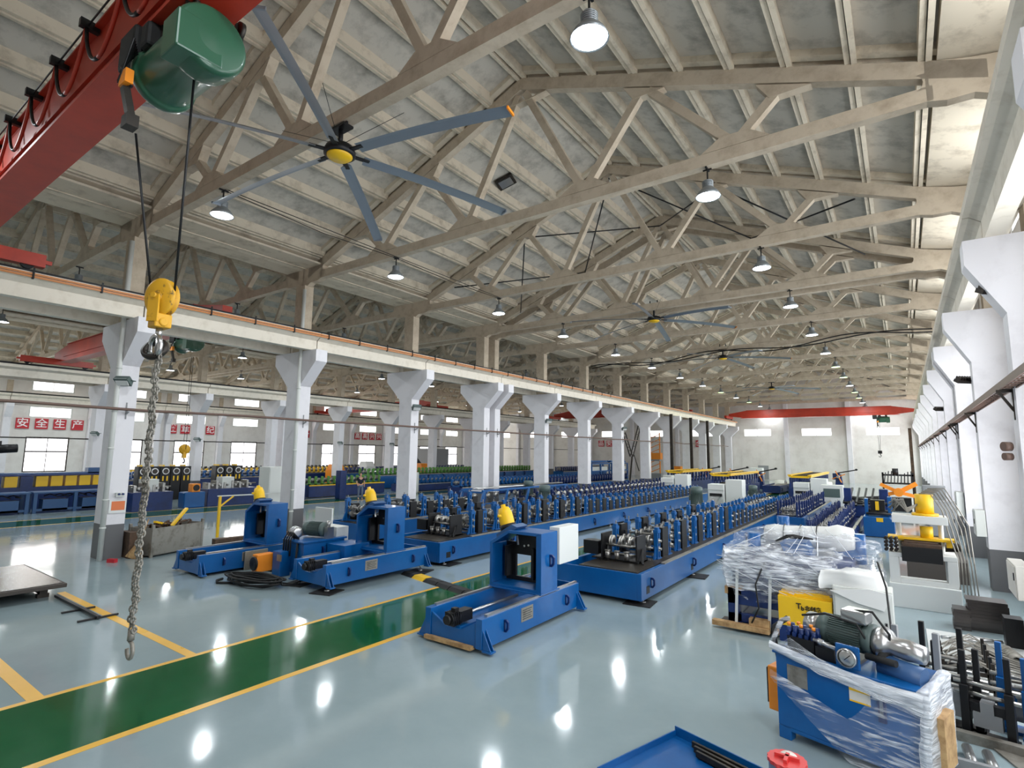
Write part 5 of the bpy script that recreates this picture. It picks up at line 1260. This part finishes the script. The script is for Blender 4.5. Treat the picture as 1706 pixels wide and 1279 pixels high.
tag(MB().box(-4, 4, 0, .1, 0, .12).box(-4, 4, 0, .1, .9, .95).build('stair_rail', 'dark', None, (-51, 50, 3.8)), 'dark railing above the large grey enclosure', 'railing')
# lattice ladders hanging by the column row
b = MB()
def lattice(p, q, w):
    p, q = V(p), V(q); s = V((0, 1, 0))*w
    b.bar(p+s, q+s, .08, .08).bar(p-s, q-s, .08, .08)
    for k in range(7): c = p.lerp(q, (k+.3)/7); b.bar(c+s, c-s, .06, .06)
lattice((-20.9, 51.4, 7.0), (-20.9, 48.7, 3.0), .32); lattice((-20.9, 47, 5.2), (-20.9, 48.6, 3.0), .3); b.bar((-20.9, 48.8, 3), (-20.9, 48.0, 0), .12, .12).bar((-20.9, 49.2, 3.2), (-20.9, 50.4, 1.6), .06, .06)
tag(b.build('lattice_mast', 'dark'), 'dark lattice ladders meeting in a V behind the near column row', 'mast')
t = empty('scissor_lift', (-25.2, 66, 0)); tag(t, 'orange mast lift standing between far columns before the end wall', 'lift')
MB().box(-.9, .9, -.6, .6, 0, .9).box(-.7, .7, -.4, .4, 2.4, 2.6).build('chassis', 'cabg', t)
b = MB()
for s in (-1, 1): b.bar((s*.6, 0, .9), (s*.6, 0, 5.9), .12, .12)
for k in range(8): b.bar((-.6, 0, 1.0+.6*k), (.6, 0, 1.5+.6*k), .08, .08)
b.box(-.8, .8, -.4, .4, 2.6, 3.4); b.build('mast', 'orange', t)
for k in range(2):
    t = empty('storage_rack', (-24.5, 46.5+4.4*k, 0)); tag(t, '%s bright blue storage rack with stacked bars in the second hall' % ORD[k], 'rack')
    b = MB()
    for (x, y) in ((-.5, 0), (-.5, 3.8), (.5, 0), (.5, 3.8), (.5, 1.9)): b.box(x-.06, x+.06, y-.06, y+.06, 0, 2.3)
    for z in (.7, 1.5, 2.2): b.box(-.55, .55, 0, 3.8, z, z+.1)
    b.build('frame', 'blue', t)
    b = MB()
    for q in range(10): b.cyl((-.4+.08*q, .1, 2.4+.05*(q % 3)), (-.4+.08*q, 3.7, 2.4+.05*(q % 3)), .06, 6)
    b.build('tubes', 'blue', t); MB().box(-.4, .4, .2, 3.6, 1.6, 1.95).build('white_goods', 'cab', t)
tag(MB().box(-.9, .9, -.4, .4, 0, 1.7).build('orange_bin', 'orange', None, (-24.5, 71, 0)), 'orange bin block before the end wall column bay', 'bin')
t = empty('boom_stand', (-36.9, 7.0, 0)); tag(t, 'black pole with clamp head standing over the panel line', 'stand')
MB().box(-.12, .12, -.12, .12, 0, 4.6).build('pole', 'black', t); MB().box(-.3, .3, -.3, .3, 2.9, 3.5).cyl((.3, .2, 3.1), (.3, .9, 3.15), .22, 12).build('clamp_head', 'black', t); MB().bar((0, -1.6, 2.5), (0, .1, 2.95), .3, .25).build('white_cover', 'foam', t)
for k, (x, y, z, m, lb) in enumerate(((-47, 30, 2.0, 'yellow', 'yellow hopper'), (-44.5, 33, 1.9, 'orange', 'orange hood'), (-46, 38, 2.1, 'foam', 'white covered coil'), (-42.8, 27, 1.8, 'yellow', 'yellow gearbox'), (-44, 44, 1.9, 'orange', 'orange top box'), (-48, 24, 1.9, 'pipe_brown', 'brown crate'))):
    tag(MB().box(-.7, .7, -.6, .6, 0, z-.5).prism([(-.7, z-.5), (.7, z-.5), (.4, z), (-.4, z)], 'y', -.5, .5).build('machine_housing', m, None, (x, y, 0)), lb + ' rising among the third hall machines', 'machine')
cables = MB(); cables.tube([(-41.4, y, 3.75) for y in range(-4, 79, 4)], .04, 5)
tag(cables.build('air_pipe', 'dark'), 'thin dark pipe running past the second column row at head height', 'pipe')
MB()
